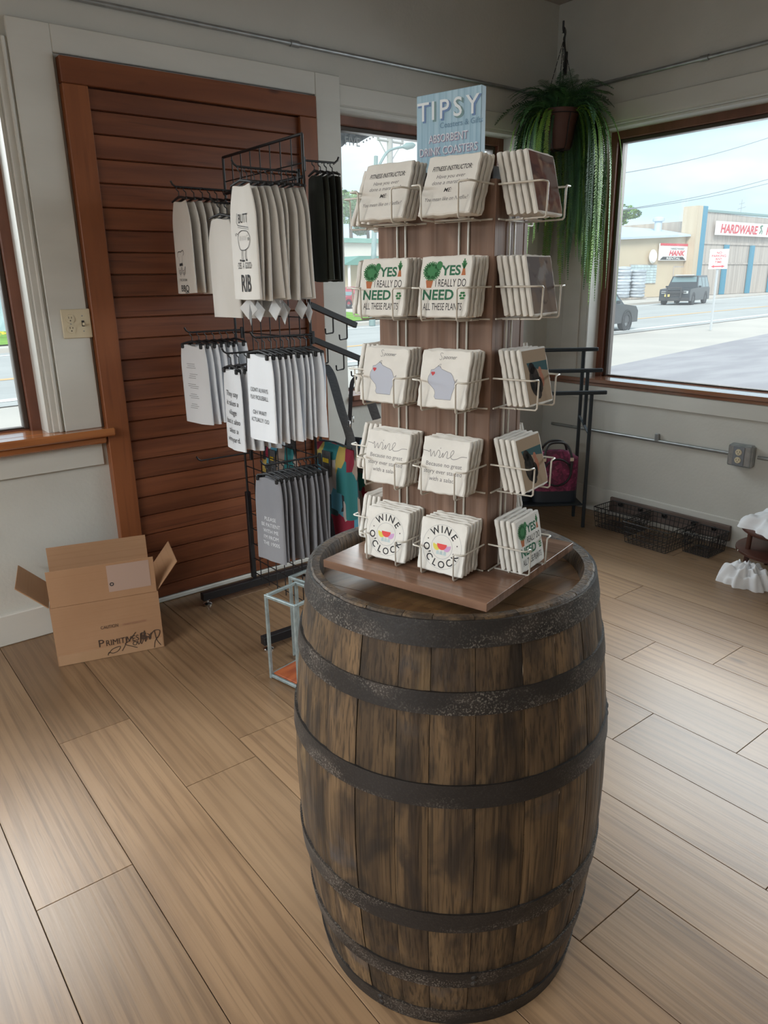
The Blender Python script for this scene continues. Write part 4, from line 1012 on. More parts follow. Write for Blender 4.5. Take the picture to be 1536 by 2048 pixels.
for st in ([(.265, .078), (.258, .048), (.240, .018)], [(.300, .090), (.272, .058), (.255, .045), (.285, .028), (.300, .020)], [(.300, .044), (.290, .050), (.285, .038), (.296, .034), (.303, .048), (.306, .034), (.314, .046), (.318, .082), (.316, .036), (.324, .046), (.334, .090), (.333, .040), (.345, .062), (.352, .046), (.358, .066), (.372, .082), (.392, .080), (.390, .060), (.372, .036), (.366, .006)],
           [(.372, .082), (.378, .040), (.392, .012)], [(.190, .018), (.205, .034), (.235, .040), (.225, .022), (.205, .016), (.190, .022), (.185, .010)]):
    ribbon(mb, smooth_pts(st, 5), .0032, bf, .0004)
mb.build('script_lettering', inkb, bt)
# ================================================================== CORNER: TIERED RAIL RACK WITH PINK BAGS
G0 = Vector((3.52, 2.56, 0)); ang = math.atan2(.60, -.80)      # rails run toward the left wall
tr_ = thing('rail_rack', 'black metal three-tier rail rack standing in the far corner', 'rack', G0, ang)
MT['blue_black'] = flat('blue_black_metal', (.020, .027, .034), .4, .3)
RW = .58
tiers = [(0.0, .812), (-.105, .925), (-.215, 1.035)]             # local -y points into the corner
for i, (dy, z) in enumerate(tiers):
    MB().box(-.085, RW+.085, dy-.011, dy+.011, z-.011, z+.011, .003).build('rail', 'blue_black', tr_)
    for x in (0, RW):
        zb = 0 if i in (0, 2) else .60
        MB().box(x-.009, x+.009, dy-.009, dy+.009, zb+.002, z-.0115, .002).build('leg', 'blue_black', tr_)
for x in (0, RW):
    MB().tube([(x, -.006, .572), (x, -.209, .640)], .008, 8).build('brace', 'blue_black', tr_, 50)
MB().box(.010, RW-.010, -.215, 0.004, .138, .150, .003).build('shelf', 'blue_black', tr_)
def pinkbag(x, y, label, seed, w=.27):
    t = thing('tote_bag', label, 'bag', G0+Matrix.Rotation(ang, 3, 'Z') @ Vector((x, y, .1505)), ang+rad(180), 'pink tote bags on the rail rack')
    h, d = .31, .10
    def f(u, v):
        a = 2*math.pi*u; q, s_ = math.cos(a), math.sin(a); k = 3.6
        sx = (abs(q)**(2/k))*(1 if q >= 0 else -1); sy = (abs(s_)**(2/k))*(1 if s_ >= 0 else -1)
        tp = 1-.5*max(0, (v-.75)/.25); rd_ = 1-.20*max(0, (v-.85)/.15)**2
        return (w/2*sx*rd_*(.96+.04*math.sin(math.pi*v)), d/2*sy*tp, h*(.22+.78*v)-.02*abs(sx)**3*(v > .9))
    mb = MB(); mb.grid(f, 30, 12, True); n = len(mb.v); mb.f.append(tuple(range(n-30, n)))
    mb.build('body', pmat('pink_flock_%d' % seed, (.20, .022, .075), (.085, .012, .040), (30, 30, 30), .42, .60, 4, .8, rough=.6, layers=[dict(scale=(55, 55, 55), color=(.36, .07, .16), lo=.58, hi=.70, amt=.8)]), t, 60)
    mb = MB(); mb.grid(lambda u, v: (f(u, 0)[0]*1.012, f(u, 0)[1]*1.02, h*.225*v+.0005), 30, 2, True); mb.f.append(tuple(reversed(range(30)))); mb.build('base_panel', flat('navy_base_%d' % seed, (.014, .02, .03), .5), t, 60)
    bl = MT['black_plastic']
    pc = MB().tube([(math.cos(a_)*w*.30, -d/2-.004, h*.60+math.sin(a_)*w*.30) for a_ in [2*math.pi*i/22 for i in range(22)]], .006, 6, True).build('pocket_piping', bl, t, 60)
    for s_ in (-1, 1):
        hd = MB().tube(smooth_pts([(-w*.30, s_*(d/2+.004), h*.55), (-w*.30, s_*(d/2+.004), h*.90), (-w*.20, s_*.03, h*1.12), (0, s_*.03, h*1.17), (w*.20, s_*.03, h*1.12), (w*.30, s_*(d/2+.004), h*.90), (w*.30, s_*(d/2+.004), h*.55)], 5), .0075, 7).build('handle', bl, t, 60)
        if s_ < 0:
            for x_ in (-w*.30, w*.30): MB().box(x_-.012, x_+.012, -d/2-.016, -d/2-.008, h*.82, h*.90, .003).build('buckle', 'chrome', t)
    return t
pinkbag(.165, -.085, 'dark pink tote bag with black handles beside the rack leg', 1)
pinkbag(.430, -.115, 'dark pink tote bag partly hidden behind the coaster tower', 2)

# ================================================================== HANGING FERN
MT['leafA'] = pmat('fern_leaf_dark', (.050, .145, .062), (.032, .098, .046), (9, 9, 9), rough=.5, vary=.3)
MT['leafB'] = pmat('fern_leaf_bright', (.20, .36, .045), (.12, .27, .045), (9, 9, 9), rough=.5, vary=.25)
MT['leafC'] = pmat('fern_leaf_mid', (.080, .21, .068), (.055, .155, .056), (9, 9, 9), rough=.5, vary=.3)
PC = Vector((3.56, 2.925, 2.12)); 
fern = thing('hanging_fern', 'green trailing fern in a brown pot hanging in the corner', 'plant', PC)
MT['potbrown'] = pmat('brown_pot', (.105, .046, .036), (.085, .036, .030), (8, 8, 8), rough=.6, rnd=False)
MB().lathe([(0, .0), (.062, .0), (.070, .02), (.086, .12), (.098, .165), (.102, .168), (.102, .195), (.094, .198), (.088, .17), (0, .165)], 28).build('pot', 'potbrown', fern, 40)
for k in range(6):
    a_ = rad(60*k+12); c_, s_ = math.cos(a_), math.sin(a_)
    MB().tube([(.104*c_, .104*s_, .172), (.090*c_, .090*s_, .12), (.074*c_, .074*s_, .02), (.060*c_, .060*s_, -.004), (0, 0, -.006)], .0028, 5).build('cage_wire', 'black_metal', fern)
MB().tube([(.1055*math.cos(2*math.pi*i/24), .1055*math.sin(2*math.pi*i/24), .170) for i in range(24)], .0028, 5, True).build('cage_ring', 'black_metal', fern)
HK = Vector((.012, .012, .535))
for k in range(4):
    a_ = rad(90*k+30); p0 = Vector((.10*math.cos(a_), .10*math.sin(a_), .172)); n_ = 12; m = MB()
    for i in range(n_):
        a, b = p0.lerp(HK, i/n_), p0.lerp(HK, (i+.86)/n_); m.tube([a, b], .0020, 5)
    ch_ = m.build('chain', 'black_metal', fern); ch_['kind'] = 'stuff'
MB().tube([HK+Vector((0, 0, 0)), HK+Vector((0, 0, .012)), HK+Vector((.010, 0, .030)), HK+Vector((0, 0, .042)), HK+Vector((-.010, 0, .034))], .0025, 6).build('hanger_hook', 'black_metal', fern, 60)
def frond_mesh(seed, L, droop, out, up, lw, npair, width=None):
    """one arching frond starting at the origin, heading along +x"""
    r = random.Random(seed); pts = []; x = z = 0.0; a = up; N_ = 26
    for i in range(N_+1):
        t = i/N_; pts.append(Vector((x, .02*math.sin(t*5+seed)*out, z))); step = L/N_
        x += math.cos(a)*step; z += math.sin(a)*step; a += (-math.pi/2*.985-a)*droop/N_*(1.0+1.2*t)
    mb = MB(); mb.tube(pts, [.0022*(1-.7*i/N_) for i in range(N_+1)], 4, caps=False)
    for i in range(npair):
        t = (i+.6)/npair; k = min(int(t*N_), N_-1); p = pts[k].lerp(pts[k+1], t*N_-k); tg = (pts[k+1]-pts[k]).normalized()
        ll = lw*(math.sin(math.pi*(.12+.86*t))**.7)*r.uniform(.8, 1.1)
        for s_ in (-1, 1):
            sd = Vector((0, s_, 0)); ax = (sd*.86+tg*.45+Vector((0, 0, r.uniform(-.2, .15)))).normalized(); w_ = tg*(width or lw*.16)
            mb.add([p-w_*.5, p+ax*ll*.5-w_*.9+Vector((0, 0, .001)), p+ax*ll, p+ax*ll*.5+w_*.9-Vector((0, 0, .001)), p+w_*.5], [(0, 1, 2, 3, 4)])
    return mb.mesh('frond')
rf = random.Random(5)
SHORT = [frond_mesh(i, rf.uniform(.26, .36), 1.25, .6, rad(rf.uniform(30, 70)), .046, 30, .0036) for i in range(8)]
LONG = [frond_mesh(20+i, L_, 6.5, .7, rad(rf.uniform(10, 45)), .025, 80, .0042) for i, L_ in enumerate((.70, .82, .92, 1.00, 1.06, 1.10, .78, .96))]
for k in range(140):
    o = mk('frond', SHORT[k % 8], None, fern); a_ = rad(k*137.5); o.location = (.05*math.cos(a_), .05*math.sin(a_), .175)
    sc = rf.uniform(.60, 1.05); near = math.cos(a_-rad(-142)) > .72; o.rotation_euler = (rad(rf.uniform(-30, 30)), rad(rf.uniform(-75, -45) if near else rf.uniform(-48, 20)), a_); sc *= .8 if near else 1.0; o.scale = (sc, sc, sc)
for k in range(185):
    # trailing strands: long curtain on the window side, a thinner one on the other, few before the pot
    side = k < 78 or k > 164
    a_ = rad(-38+rf.uniform(-50, 52)) if side else (rad(142+rf.uniform(-50, 55)) if k < 118 else rad(38+rf.uniform(-80, 80)))
    sc = rf.uniform(.72, 1.14) if side else (rf.uniform(.45, 1.05) if k < 118 else rf.uniform(.75, 1.12))
    o = mk('trailing_frond', LONG[k % 8], None, fern); rr_ = rf.uniform(.05, .10)
    o.location = (rr_*math.cos(a_), rr_*math.sin(a_), .178); o.rotation_euler = (0, 0, a_+rf.uniform(-.4, .4)); o.scale = (sc*rf.uniform(.6, 1.15), sc*rf.uniform(.8, 1.1), sc)
# alternate frond meshes carry darker and brighter leaf colour
for i, me in enumerate(SHORT): me.materials.append(MT['leafA'] if i % 3 else MT['leafC'])
for i, me in enumerate(LONG): me.materials.append([MT['leafC'], MT['leafA'], MT['leafB'], MT['leafC'], MT['leafB'], MT['leafC'], MT['leafA'], MT['leafB']][i])
# wall bracket holding it
wb = thing('plant_bracket', 'dark curved wall bracket in the corner carrying the fern', 'bracket', (XU-.001, 3.12, 2.56))
MB().box(-.010, -.0005, -.011, .011, 0, .12, .003).build('back_plate', 'black_metal', wb)
tip = PC+HK+Vector((0, 0, .040))-Vector((XU-.001, 3.12, 2.56))
MB().tube(smooth_pts([(-.008, 0, .10), (-.05, -.02, .16), (tip.x*.6, tip.y*.6, tip.z+.035), (tip.x, tip.y, tip.z+.020), (tip.x-.004, tip.y-.004, tip.z-.002), (tip.x-.020, tip.y-.012, tip.z+.010), (tip.x-.026, tip.y-.016, tip.z+.045)], 6), .0055, 8).build('arm', 'black_metal', wb, 60)

# ================================================================== LOW HOOK RAIL AND WIRE BASKETS
MT['barnwood'] = pmat('dark_barn_wood', (.15, .11, .095), (.10, .072, .062), (20, 3, 30), rough=.7, rnd=False)
hr = thing('hook_rail', 'dark wood hook rail leaning low against the right wall', 'rail', (X1-.016, 2.20, .03))
MB().box(-.030, -.012, -.385, .385, .012, .100, .003).build('board', 'barnwood', hr)
MB().box(-.011, -.0005, -.34, -.30, .015, .095, .002).build('spacer', 'barnwood', hr)
for y in (-.30, -.18, .0, .16, .30):
    MB().tube([(-.030, y, .072), (-.052, y, .064), (-.060, y, .072), (-.062, y, .086)], .005, 7).build('hook', 'black_metal', hr, 60)
    MB().lathe([(0, .004), (.012, .003), (.013, 0)], 10, Matrix.Translation((-.030, y, .066)) @ Matrix.Rotation(rad(-90), 4, 'Y')).build('rosette', 'black_metal', hr)
def basket(x0, x1, y0, y1, h, label, n1=10, n2=10):
    t = thing('wire_basket', label, 'basket', ((x0+x1)/2, (y0+y1)/2, 0), group='dark wire baskets on the floor'); a, b = (x1-x0)/2, (y1-y0)/2; r = .0019; s_ = .90
    def ring(q, z, rr): return MB().tube([(-a*q, -b*q, z), (a*q, -b*q, z), (a*q, b*q, z), (-a*q, b*q, z)], rr, 5, True)
    ring(1, h, .0032).build('rim', 'black_metal', t)
    for k in range(4): q = s_+(1-s_)*(k/4); ring(q, .004+h*k/4, r).build('ring_wire', 'black_metal', t)
    for i in range(n1+1):
        f = -1+2*i/n1
        MB().tube([(a*f, -b, h), (a*f*s_, -b*s_, .004), (a*f*s_, b*s_, .004), (a*f, b, h)], r, 5).build('hoop_wire', 'black_metal', t)
    for i in range(n2+1):
        f = -1+2*i/n2
        MB().tube([(-a, b*f, h), (-a*s_, b*f*s_, .004), (a*s_, b*f*s_, .004), (a, b*f, h)], r, 5).build('hoop_wire', 'black_metal', t)
    return t
basket(3.585, 3.775, 2.275, 2.535, .125, 'dark wire basket left of the three under the window')
basket(3.470, 3.770, 1.975, 2.255, .125, 'largest dark wire basket in the middle under the window')
basket(3.585, 3.775, 1.800, 1.960, .115, 'small dark wire basket beside the round brown stand')

# ================================================================== ROUND TIERED STAND WITH WHITE CLOTH
MT['brownwood'] = pmat('dark_stool_wood', (.085, .032, .022), (.062, .023, .017), (14, 14, 3), rough=.38, rnd=False)
rs = thing('round_stand', 'dark brown round two-tier wooden stand at the right edge', 'stand', (3.62, 1.45, 0))
for z, r in ((.235, .195), (.130, .212)):
    MB().lathe([(0, z), (r-.006, z), (r, z+.004), (r, z+.014), (r-.006, z+.018), (0, z+.018)], 40).build('tier', 'brownwood', rs, 40)
for k in range(4):
    a_ = rad(45+90*k); c_, s_ = math.cos(a_), math.sin(a_)
    MB().tube([(.165*c_, .165*s_, .148), (.162*c_, .162*s_, .235)], .012, 10).build('post', 'brownwood', rs, 60)
    MB().tube([(.172*c_, .172*s_, .0), (.162*c_, .162*s_, .13)], [.010, .014], 10).build('leg', 'brownwood', rs, 60)
    MB().lathe([(0, .003), (.005, .002), (.006, 0)], 8, Matrix.Translation((.212*c_, .212*s_, .139)) @ Matrix.Rotation(a_, 4, 'Z') @ Matrix.Rotation(rad(90), 4, 'Y')).build('peg', 'chrome', rs)
def crumple(name, label, loc, rx, ry, h, seed, fr=6):
    r = random.Random(seed); ph = [r.uniform(0, 6.28) for _ in range(8)]
    def f(u, v):
        a = 2*math.pi*u; q = 1-v; rr = 1+.10*math.sin(fr*a+ph[0])+.06*math.sin((fr*2+1)*a+ph[1])+.06*math.sin(3*a+ph[2])
        dome = max(0.0, 1-q*q)**.55; rid = 1+.22*math.sin(fr*a+5*q+ph[3])*q+.14*math.sin((fr+5)*a-9*q+ph[4])*q+.12*math.sin(17*q+3*a+ph[5])
        return (rx*rr*q*math.cos(a), ry*rr*q*math.sin(a), h*dome*rid)
    mb = MB(); mb.grid(f, 90, 30, True); mb.f.append(tuple(reversed(range(90))))
    o = mb.build(name, 'white_cotton', None, 80); o.location = loc; return tag(o, label, 'cloth')
crumple('white_cloth', 'crumpled white cloth heaped on top of the round stand', (3.615, 1.45, .2535), .19, .19, .075, 3)
crumple('white_cloth', 'crumpled frilly white cloth lying on the floor below the round stand', (3.425, 1.520, .0005), .095, .125, .095, 8, 8)
# ================================================================== OUTSIDE
GZ = -.40
MT['concrete'] = pmat('pale_concrete', (.62, .56, .50), (.56, .51, .46), (.4, .4, .4), rough=.95, spec=.1, rnd=False)
MT['asphalt'] = pmat('pale_road', (.50, .49, .47), (.45, .44, .425), (.25, .9, .5), rough=.95, spec=.1, rnd=False)
MT['lot'] = pmat('parking_lot', (.44, .41, .42), (.36, .335, .35), (.5, 1.6, .5), rough=.95, spec=.1, rnd=False)
MT['grass'] = pmat('lawn_grass', (.22, .42, .05), (.15, .32, .04), (.9, .9, .9), rough=.95, spec=.1, rnd=False, bump=.5, bscale=(8, 8, 8), bdist=.05)
def ground(name, pts, z, mat, label, cat):
    o = MB().add([(p[0], p[1], z) for p in pts], [tuple(range(len(pts)))]).build(name, mat); return tag(o, label, cat, kind='structure')
def gm(name, pts, z, mat, label, cat): return ground(name, pts, z, mat, label, cat)
gm('ground', [(-160, 3.45), (260, 3.45), (260, 320), (-160, 320)], GZ-.03, 'concrete', 'pale ground outside the shop', 'ground')
gm('parking_lot', [(4.3, -60), (200, -60), (200, 8.0), (26.5, 11.9), (13.4, 9.6), (4.3, 7.4)], GZ-.015, 'lot', 'grey parking lot outside the wide window', 'parking lot')
ne = lambda x: 12.9+.105*x
fe = lambda x: 23.6+.155*x
gm('road', [(-160, ne(-160)), (260, ne(260)), (260, fe(260)), (-160, fe(-160))], GZ-.012, 'asphalt', 'pale grey street with an orange centre line', 'road')
MT['line_white'] = flat('road_white', (.80, .80, .79), .9); MT['line_orange'] = flat('road_orange', (.72, .46, .22), .9)
def stripe(name, f, w, mat, label, xa=-160, xb=260, z=GZ-.006): gm(name, [(xa, f(xa)), (xb, f(xb)), (xb, f(xb)+w), (xa, f(xa)+w)], z, mat, label, 'road marking')
stripe('road_line', lambda x: ne(x)+.5, .35, 'line_white', 'white edge line on the near side of the street')
stripe('road_line', lambda x: 16.6+.115*x, .30, 'line_orange', 'orange centre line of the street')
stripe('road_line', lambda x: fe(x)-1.2, .30, 'line_white', 'white edge line on the far side of the street')
m = MB(); 
for xa, xb in ((-160, 260),): m.add([(xa, fe(xa), GZ-.03), (xb, fe(xb), GZ-.03), (xb, fe(xb), GZ+.12), (xa, fe(xa), GZ+.12), (xa, fe(xa)+.5, GZ+.12), (xb, fe(xb)+.5, GZ+.12)], [(0, 1, 2, 3), (3, 2, 5, 4)])
tag(m.build('curb', 'concrete'), 'pale far curb of the street', 'curb', kind='structure')
gm('lawn', [(-60, fe(-60)+3), (26, fe(26)+3), (30, 48), (-60, 52)], GZ+.02, 'grass', 'green lawn across the street', 'lawn')
# street side strip and pavement joints near the windows are part of the ground material

def bxw(mb, a, b, z0, z1, th, inward=1):
    """upright slab from ground point a to ground point b, thickness th to the far side"""
    a, b = Vector((a[0], a[1], 0)), Vector((b[0], b[1], 0)); d = (b-a); ln = d.length; d.normalize(); n = Vector((-d.y, d.x, 0))
    M_ = frame_m((a.x, a.y, 0), d, n*inward, (0, 0, inward)); mb.box(0, ln, 0, th, z0 if inward > 0 else -z1, z1 if inward > 0 else -z0, 0, M_); return M_, ln

# ---- hardware store
MT['tan_wall'] = pmat('tan_stucco', (.62, .52, .38), (.58, .48, .35), (.3, .3, .3), rough=.9, spec=.1, rnd=False)
MT['metal_roof'] = pmat('pale_blue_roof', (.52, .60, .68), (.48, .56, .64), (.2, .2, .2), rough=.6, rnd=False)
MT['siding'] = pmat('weathered_siding', (.52, .46, .41), (.44, .39, .35), (2.2, 2.2, .12), .4, .6, rough=.9, spec=.1, rnd=False)
MT['siding_tan'] = pmat('tan_siding', (.60, .50, .37), (.55, .45, .33), (2.2, 2.2, .12), rough=.9, spec=.1, rnd=False)
MT['teal'] = flat('teal_paint', (.06, .26, .38), .7)
MT['sign_white'] = flat('sign_white', (.80, .78, .76), .6); MT['sign_red'] = flat('sign_red', (.62, .05, .07), .6)
def wallpt(u, Y): p = at_y(u, 560, Y); return (p.x, p.y)
YS = 41.0
def zc(u, v, Y): return at_y(u, v, Y).z
st = thing('hardware_store', 'tall weathered hardware store front with teal posts across the street', 'building', (0, 0, 0))
SX0, SX1 = at_y(1385, 560, YS).x, at_y(1640, 560, YS).x
zt = zc(1400, 420, YS)
nb = 30
for k in range(nb):                              # vertical siding boards of the tall front
    xa, xb = SX0+(SX1-SX0)*k/nb, SX0+(SX1-SX0)*(k+1)/nb
    MB().box(xa+.02, xb-.02, YS, YS+.15, GZ, zt-.10-.012*k, 0).build('siding_board', 'siding', st)
MB().box(SX0, SX1, YS+.16, YS+14, GZ, zt-.9, 0).build('hall', 'siding', st)
MB().box(SX0-.15, SX1, YS-.12, YS+.3, zt-.12, zt+.10, 0).build('cornice', flat('green_trim', (.22, .33, .32), .7), st)
MB().box(SX0-.1, SX1, YS-.10, YS-.02, zc(1440, 487, YS)-.10, zc(1440, 487, YS)+.12, 0).build('belt_board', 'siding', st)
MB().box(SX0-.1, SX1, YS-.10, YS-.02, zc(1440, 527, YS)-.08, zc(1440, 527, YS)+.08, 0).build('belt_board', 'siding', st)
MB().box(SX0-.9, SX0-.02, YS-.35, YS+1.2, GZ, zt+.35, 0).build('corner_pier', 'siding_tan', st)
MB().box(SX0, SX0+.85, YS-.36, YS-.11, GZ, zt+.35, 0).build('corner_post', 'teal', st)
for u in (1442, 1493, 1536):
    x = at_y(u, 560, YS).x; MB().box(x-.38, x+.38, YS-.30, YS-.11, GZ, zc(1440, 487, YS)-.12, 0).build('teal_post', 'teal', st)
sx0, sx1 = at_y(1432, 450, YS-.4).x, at_y(1610, 450, YS-.4).x; z0, z1 = zc(1440, 470, YS-.4), zc(1440, 442, YS-.4)
sb = MB().box(sx0, sx1, YS-.45, YS-.36, z0, z1, 0).build('store_sign', 'sign_white', st)
hh = (z1-z0); SF = frame_m((sx0, YS-.47, z0), (1, 0, 0), (0, 0, 1), (0, -1, 0))
mb = MB(); put_text(mb, 'HARDWARE', 4.6, hh*.18, hh*.88, SF, width=7.6, shear=.15, bold=.03); mb.build('sign_lettering', 'sign_red', sb)
mb = MB(); put_text(mb, 'HANK', 12.4, hh*.18, hh*.88, SF, width=4.2, shear=.15, bold=.03); mb.build('sign_lettering', 'sign_red', sb)
mb = MB(); ribbon(mb, smooth_pts([(8.9, hh*.25), (9.3, hh*.55), (9.0, hh*.75), (9.5, hh*.85)], 4), .18, SF); ribbon(mb, [(9.4, hh*.2), (9.5, hh*.5)], .14, SF); mb.build('sign_emblem', flat('sign_green', (.10, .22, .14), .7), sb)
mb = MB()
xa_ = at_y(1520, 410, YS).x
for a_, b_ in (((0, 0), (0, 2.2)), ((-.7, 1.2), (.9, 1.5)), ((-.5, 1.7), (.6, 1.9))): mb.tube([(xa_+a_[0], YS+2, zt-.5+a_[1]), (xa_+b_[0], YS+2, zt-.5+b_[1])], .03, 5)
mb.build('roof_aerial', flat('aerial_grey', (.35, .35, .36), .6), st)
# ---- low tan annex left of it
YA = 41.6
an = thing('store_annex', 'low tan store annex with pale blue roof and rental sign', 'building', (0, 0, 0))
AX0, AX1 = at_y(1100, 560, YA).x, SX0-.95
za0, za1 = zc(1210, 484, YA), zc(1385, 470, YA)
MB().add([(AX0, YA, GZ), (AX1, YA, GZ), (AX1, YA, za1), (AX0, YA, za0), (AX0, YA+12, GZ), (AX1, YA+12, GZ), (AX1, YA+12, za1), (AX0, YA+12, za0)], [(0, 1, 2, 3), (5, 4, 7, 6), (4, 0, 3, 7), (1, 5, 6, 2), (3, 2, 6, 7)]).build('wall', 'tan_wall', an)
rz0, rz1 = zc(1210, 448, YA+3), zc(1385, 462, YA+3)
MB().add([(AX0, YA-.5, za0), (AX1, YA-.5, za1), (AX1, YA+3, max(rz1, za1+.4)), (AX0, YA+3, rz0), (AX0, YA-.5, za0-.18), (AX1, YA-.5, za1-.18)], [(0, 1, 2, 3), (4, 5, 1, 0)]).build('roof', 'metal_roof', an)
p = at_y(1316, 455, YA+2); MB().lathe([(.35, 0), (.35, 1.3), (.55, 1.35), (.55, 1.6), (.3, 1.75), (0, 1.75)], 12, Matrix.Translation((p.x, YA+2, zc(1316, 472, YA+2)))).build('roof_vent', 'metal_roof', an, 40)
m = MB(); p0, p1 = at_y(1348, 540, YA-.05), at_y(1369, 590, YA-.05); m.box(p0.x, p1.x, YA-.08, YA-.01, GZ, zc(1350, 535, YA), 0); dr = m.build('door', 'siding_tan', an)
MB().box(p0.x-.12, p1.x+.12, YA-.06, YA-.005, GZ, zc(1350, 535, YA)+.14, 0).build('door_frame', 'siding', an)
# glass block windows
MT['gblock'] = pmat('glass_block', (.55, .66, .66), (.48, .58, .60), (1, 1, 1), rough=.25, vary=.12)
for (ua, ub, va, vb, nx, nzz) in ((1200, 1228, 530, 556, 5, 5), (1262, 1311, 530, 566, 8, 7)):
    qa, qb = at_y(ua, va, YA-.1), at_y(ub, vb, YA-.1)
    gwn = MB().box(qa.x-.06, qb.x+.06, YA-.06, YA-.02, qb.z-.06, qa.z+.06, 0).build('block_window', 'siding', an)
    bm_ = None
    for i in range(nx):
        for j in range(nzz):
            if bm_ is None: dx, dz = (qb.x-qa.x)/nx, (qa.z-qb.z)/nzz; bm_ = MB().box(-dx*.44, dx*.44, -.05, .02, -dz*.44, dz*.44, 0).mesh('glass_block')
            o = mk('glass_block', bm_, 'gblock', gwn); o.location = (qa.x+dx*(i+.5), YA-.07, qb.z+dz*(j+.5))
# rental sign on the annex
q0, q1 = at_y(1316, 521, YA-.2), at_y(1374, 488, YA-.2)
rsn = MB().box(q0.x, q1.x, YA-.30, YA-.18, q0.z, q1.z, 0).build('rental_sign', 'sign_white', an); RW_, RH_ = q1.x-q0.x, q1.z-q0.z
RF = frame_m((q0.x, YA-.32, q0.z), (1, 0, 0), (0, 0, 1), (0, -1, 0))
MB().add([(0, RH_*.86, 0), (RW_, RH_*.86, 0), (RW_, RH_, 0), (0, RH_, 0)], [(0, 1, 2, 3)], RF).build('sign_band', 'sign_red', rsn)
mb = MB(); put_text(mb, 'HARDWARE', RW_*.62, RH_*.64, RH_*.17, RF, width=RW_*.5, shear=.2); mb.build('sign_small_lettering', 'ink', rsn)
mb = MB(); put_text(mb, 'HANK', RW_*.60, RH_*.30, RH_*.40, RF, width=RW_*.58, shear=.25, bold=.04); mb.build('sign_name', 'sign_red', rsn)
MB().add([(RW_*.02, RH_*.04, 0), (RW_*.95, RH_*.04, 0), (RW_*.85, RH_*.22, 0), (RW_*.12, RH_*.22, 0)], [(0, 1, 2, 3)], RF).build('sign_base_band', 'ink', rsn)
mb = MB(); put_text(mb, 'RENTAL', RW_*.50, RH_*.07, RH_*.17, RF, .01, width=RW_*.5, bold=.02); mb.build('sign_word', 'sign_white', rsn)
p = at_y(1305, 513, YA-.3); lp_ = MB().lathe([(0, .12), (.5, .12), (.62, 0), (.5, -.12), (0, -.12)], 20, Matrix.Translation((p.x, YA-.35, p.z)) @ Matrix.Rotation(rad(90), 4, 'X')).build('round_sign', 'sign_white', an, 40)
# pallets of bagged goods in front of the annex: every bag a part
MT['sack'] = pmat('pale_sacks', (.52, .56, .60), (.42, .46, .51), (2, 2, 6), rough=.6, vary=.25)
def sack_mesh():
    mb = MB(); mb.grid(lambda u, v: ((lambda a, b: (.95*math.cos(a)*(abs(math.cos(b))**.3)*(1 if 1 else 1), .42*math.sin(a)*(abs(math.cos(b))**.3), .16*math.sin(b)))(2*math.pi*u, math.pi*(v-.5))), 10, 4, True); return mb.mesh('sack', 60)
SK = sack_mesh()
def pallet(u, nrow, label, Y=39.4):
    p = at_y(u, 590, Y); t = thing('sack_pallet', label, 'pallet', (p.x, Y, GZ), group='pallets of sacks by the annex')
    MB().box(-1.05, 1.05, -.6, .6, 0, .14, .01).build('pallet_base', 'siding', t)
    for k in range(nrow):
        for s_ in (-.35, .35):
            o = mk('sack', SK, 'sack', t); o.location = (random.uniform(-.08, .08), s_, .28+.255*k); o.rotation_euler = (0, 0, random.uniform(-.06, .06))
pallet(1205, 10, 'tall pallet of pale sacks at the window frame by the annex'); pallet(1237, 10, 'middle pallet of pale sacks before the annex'); pallet(1268, 9, 'right-hand pallet of pale sacks beside the glass blocks')

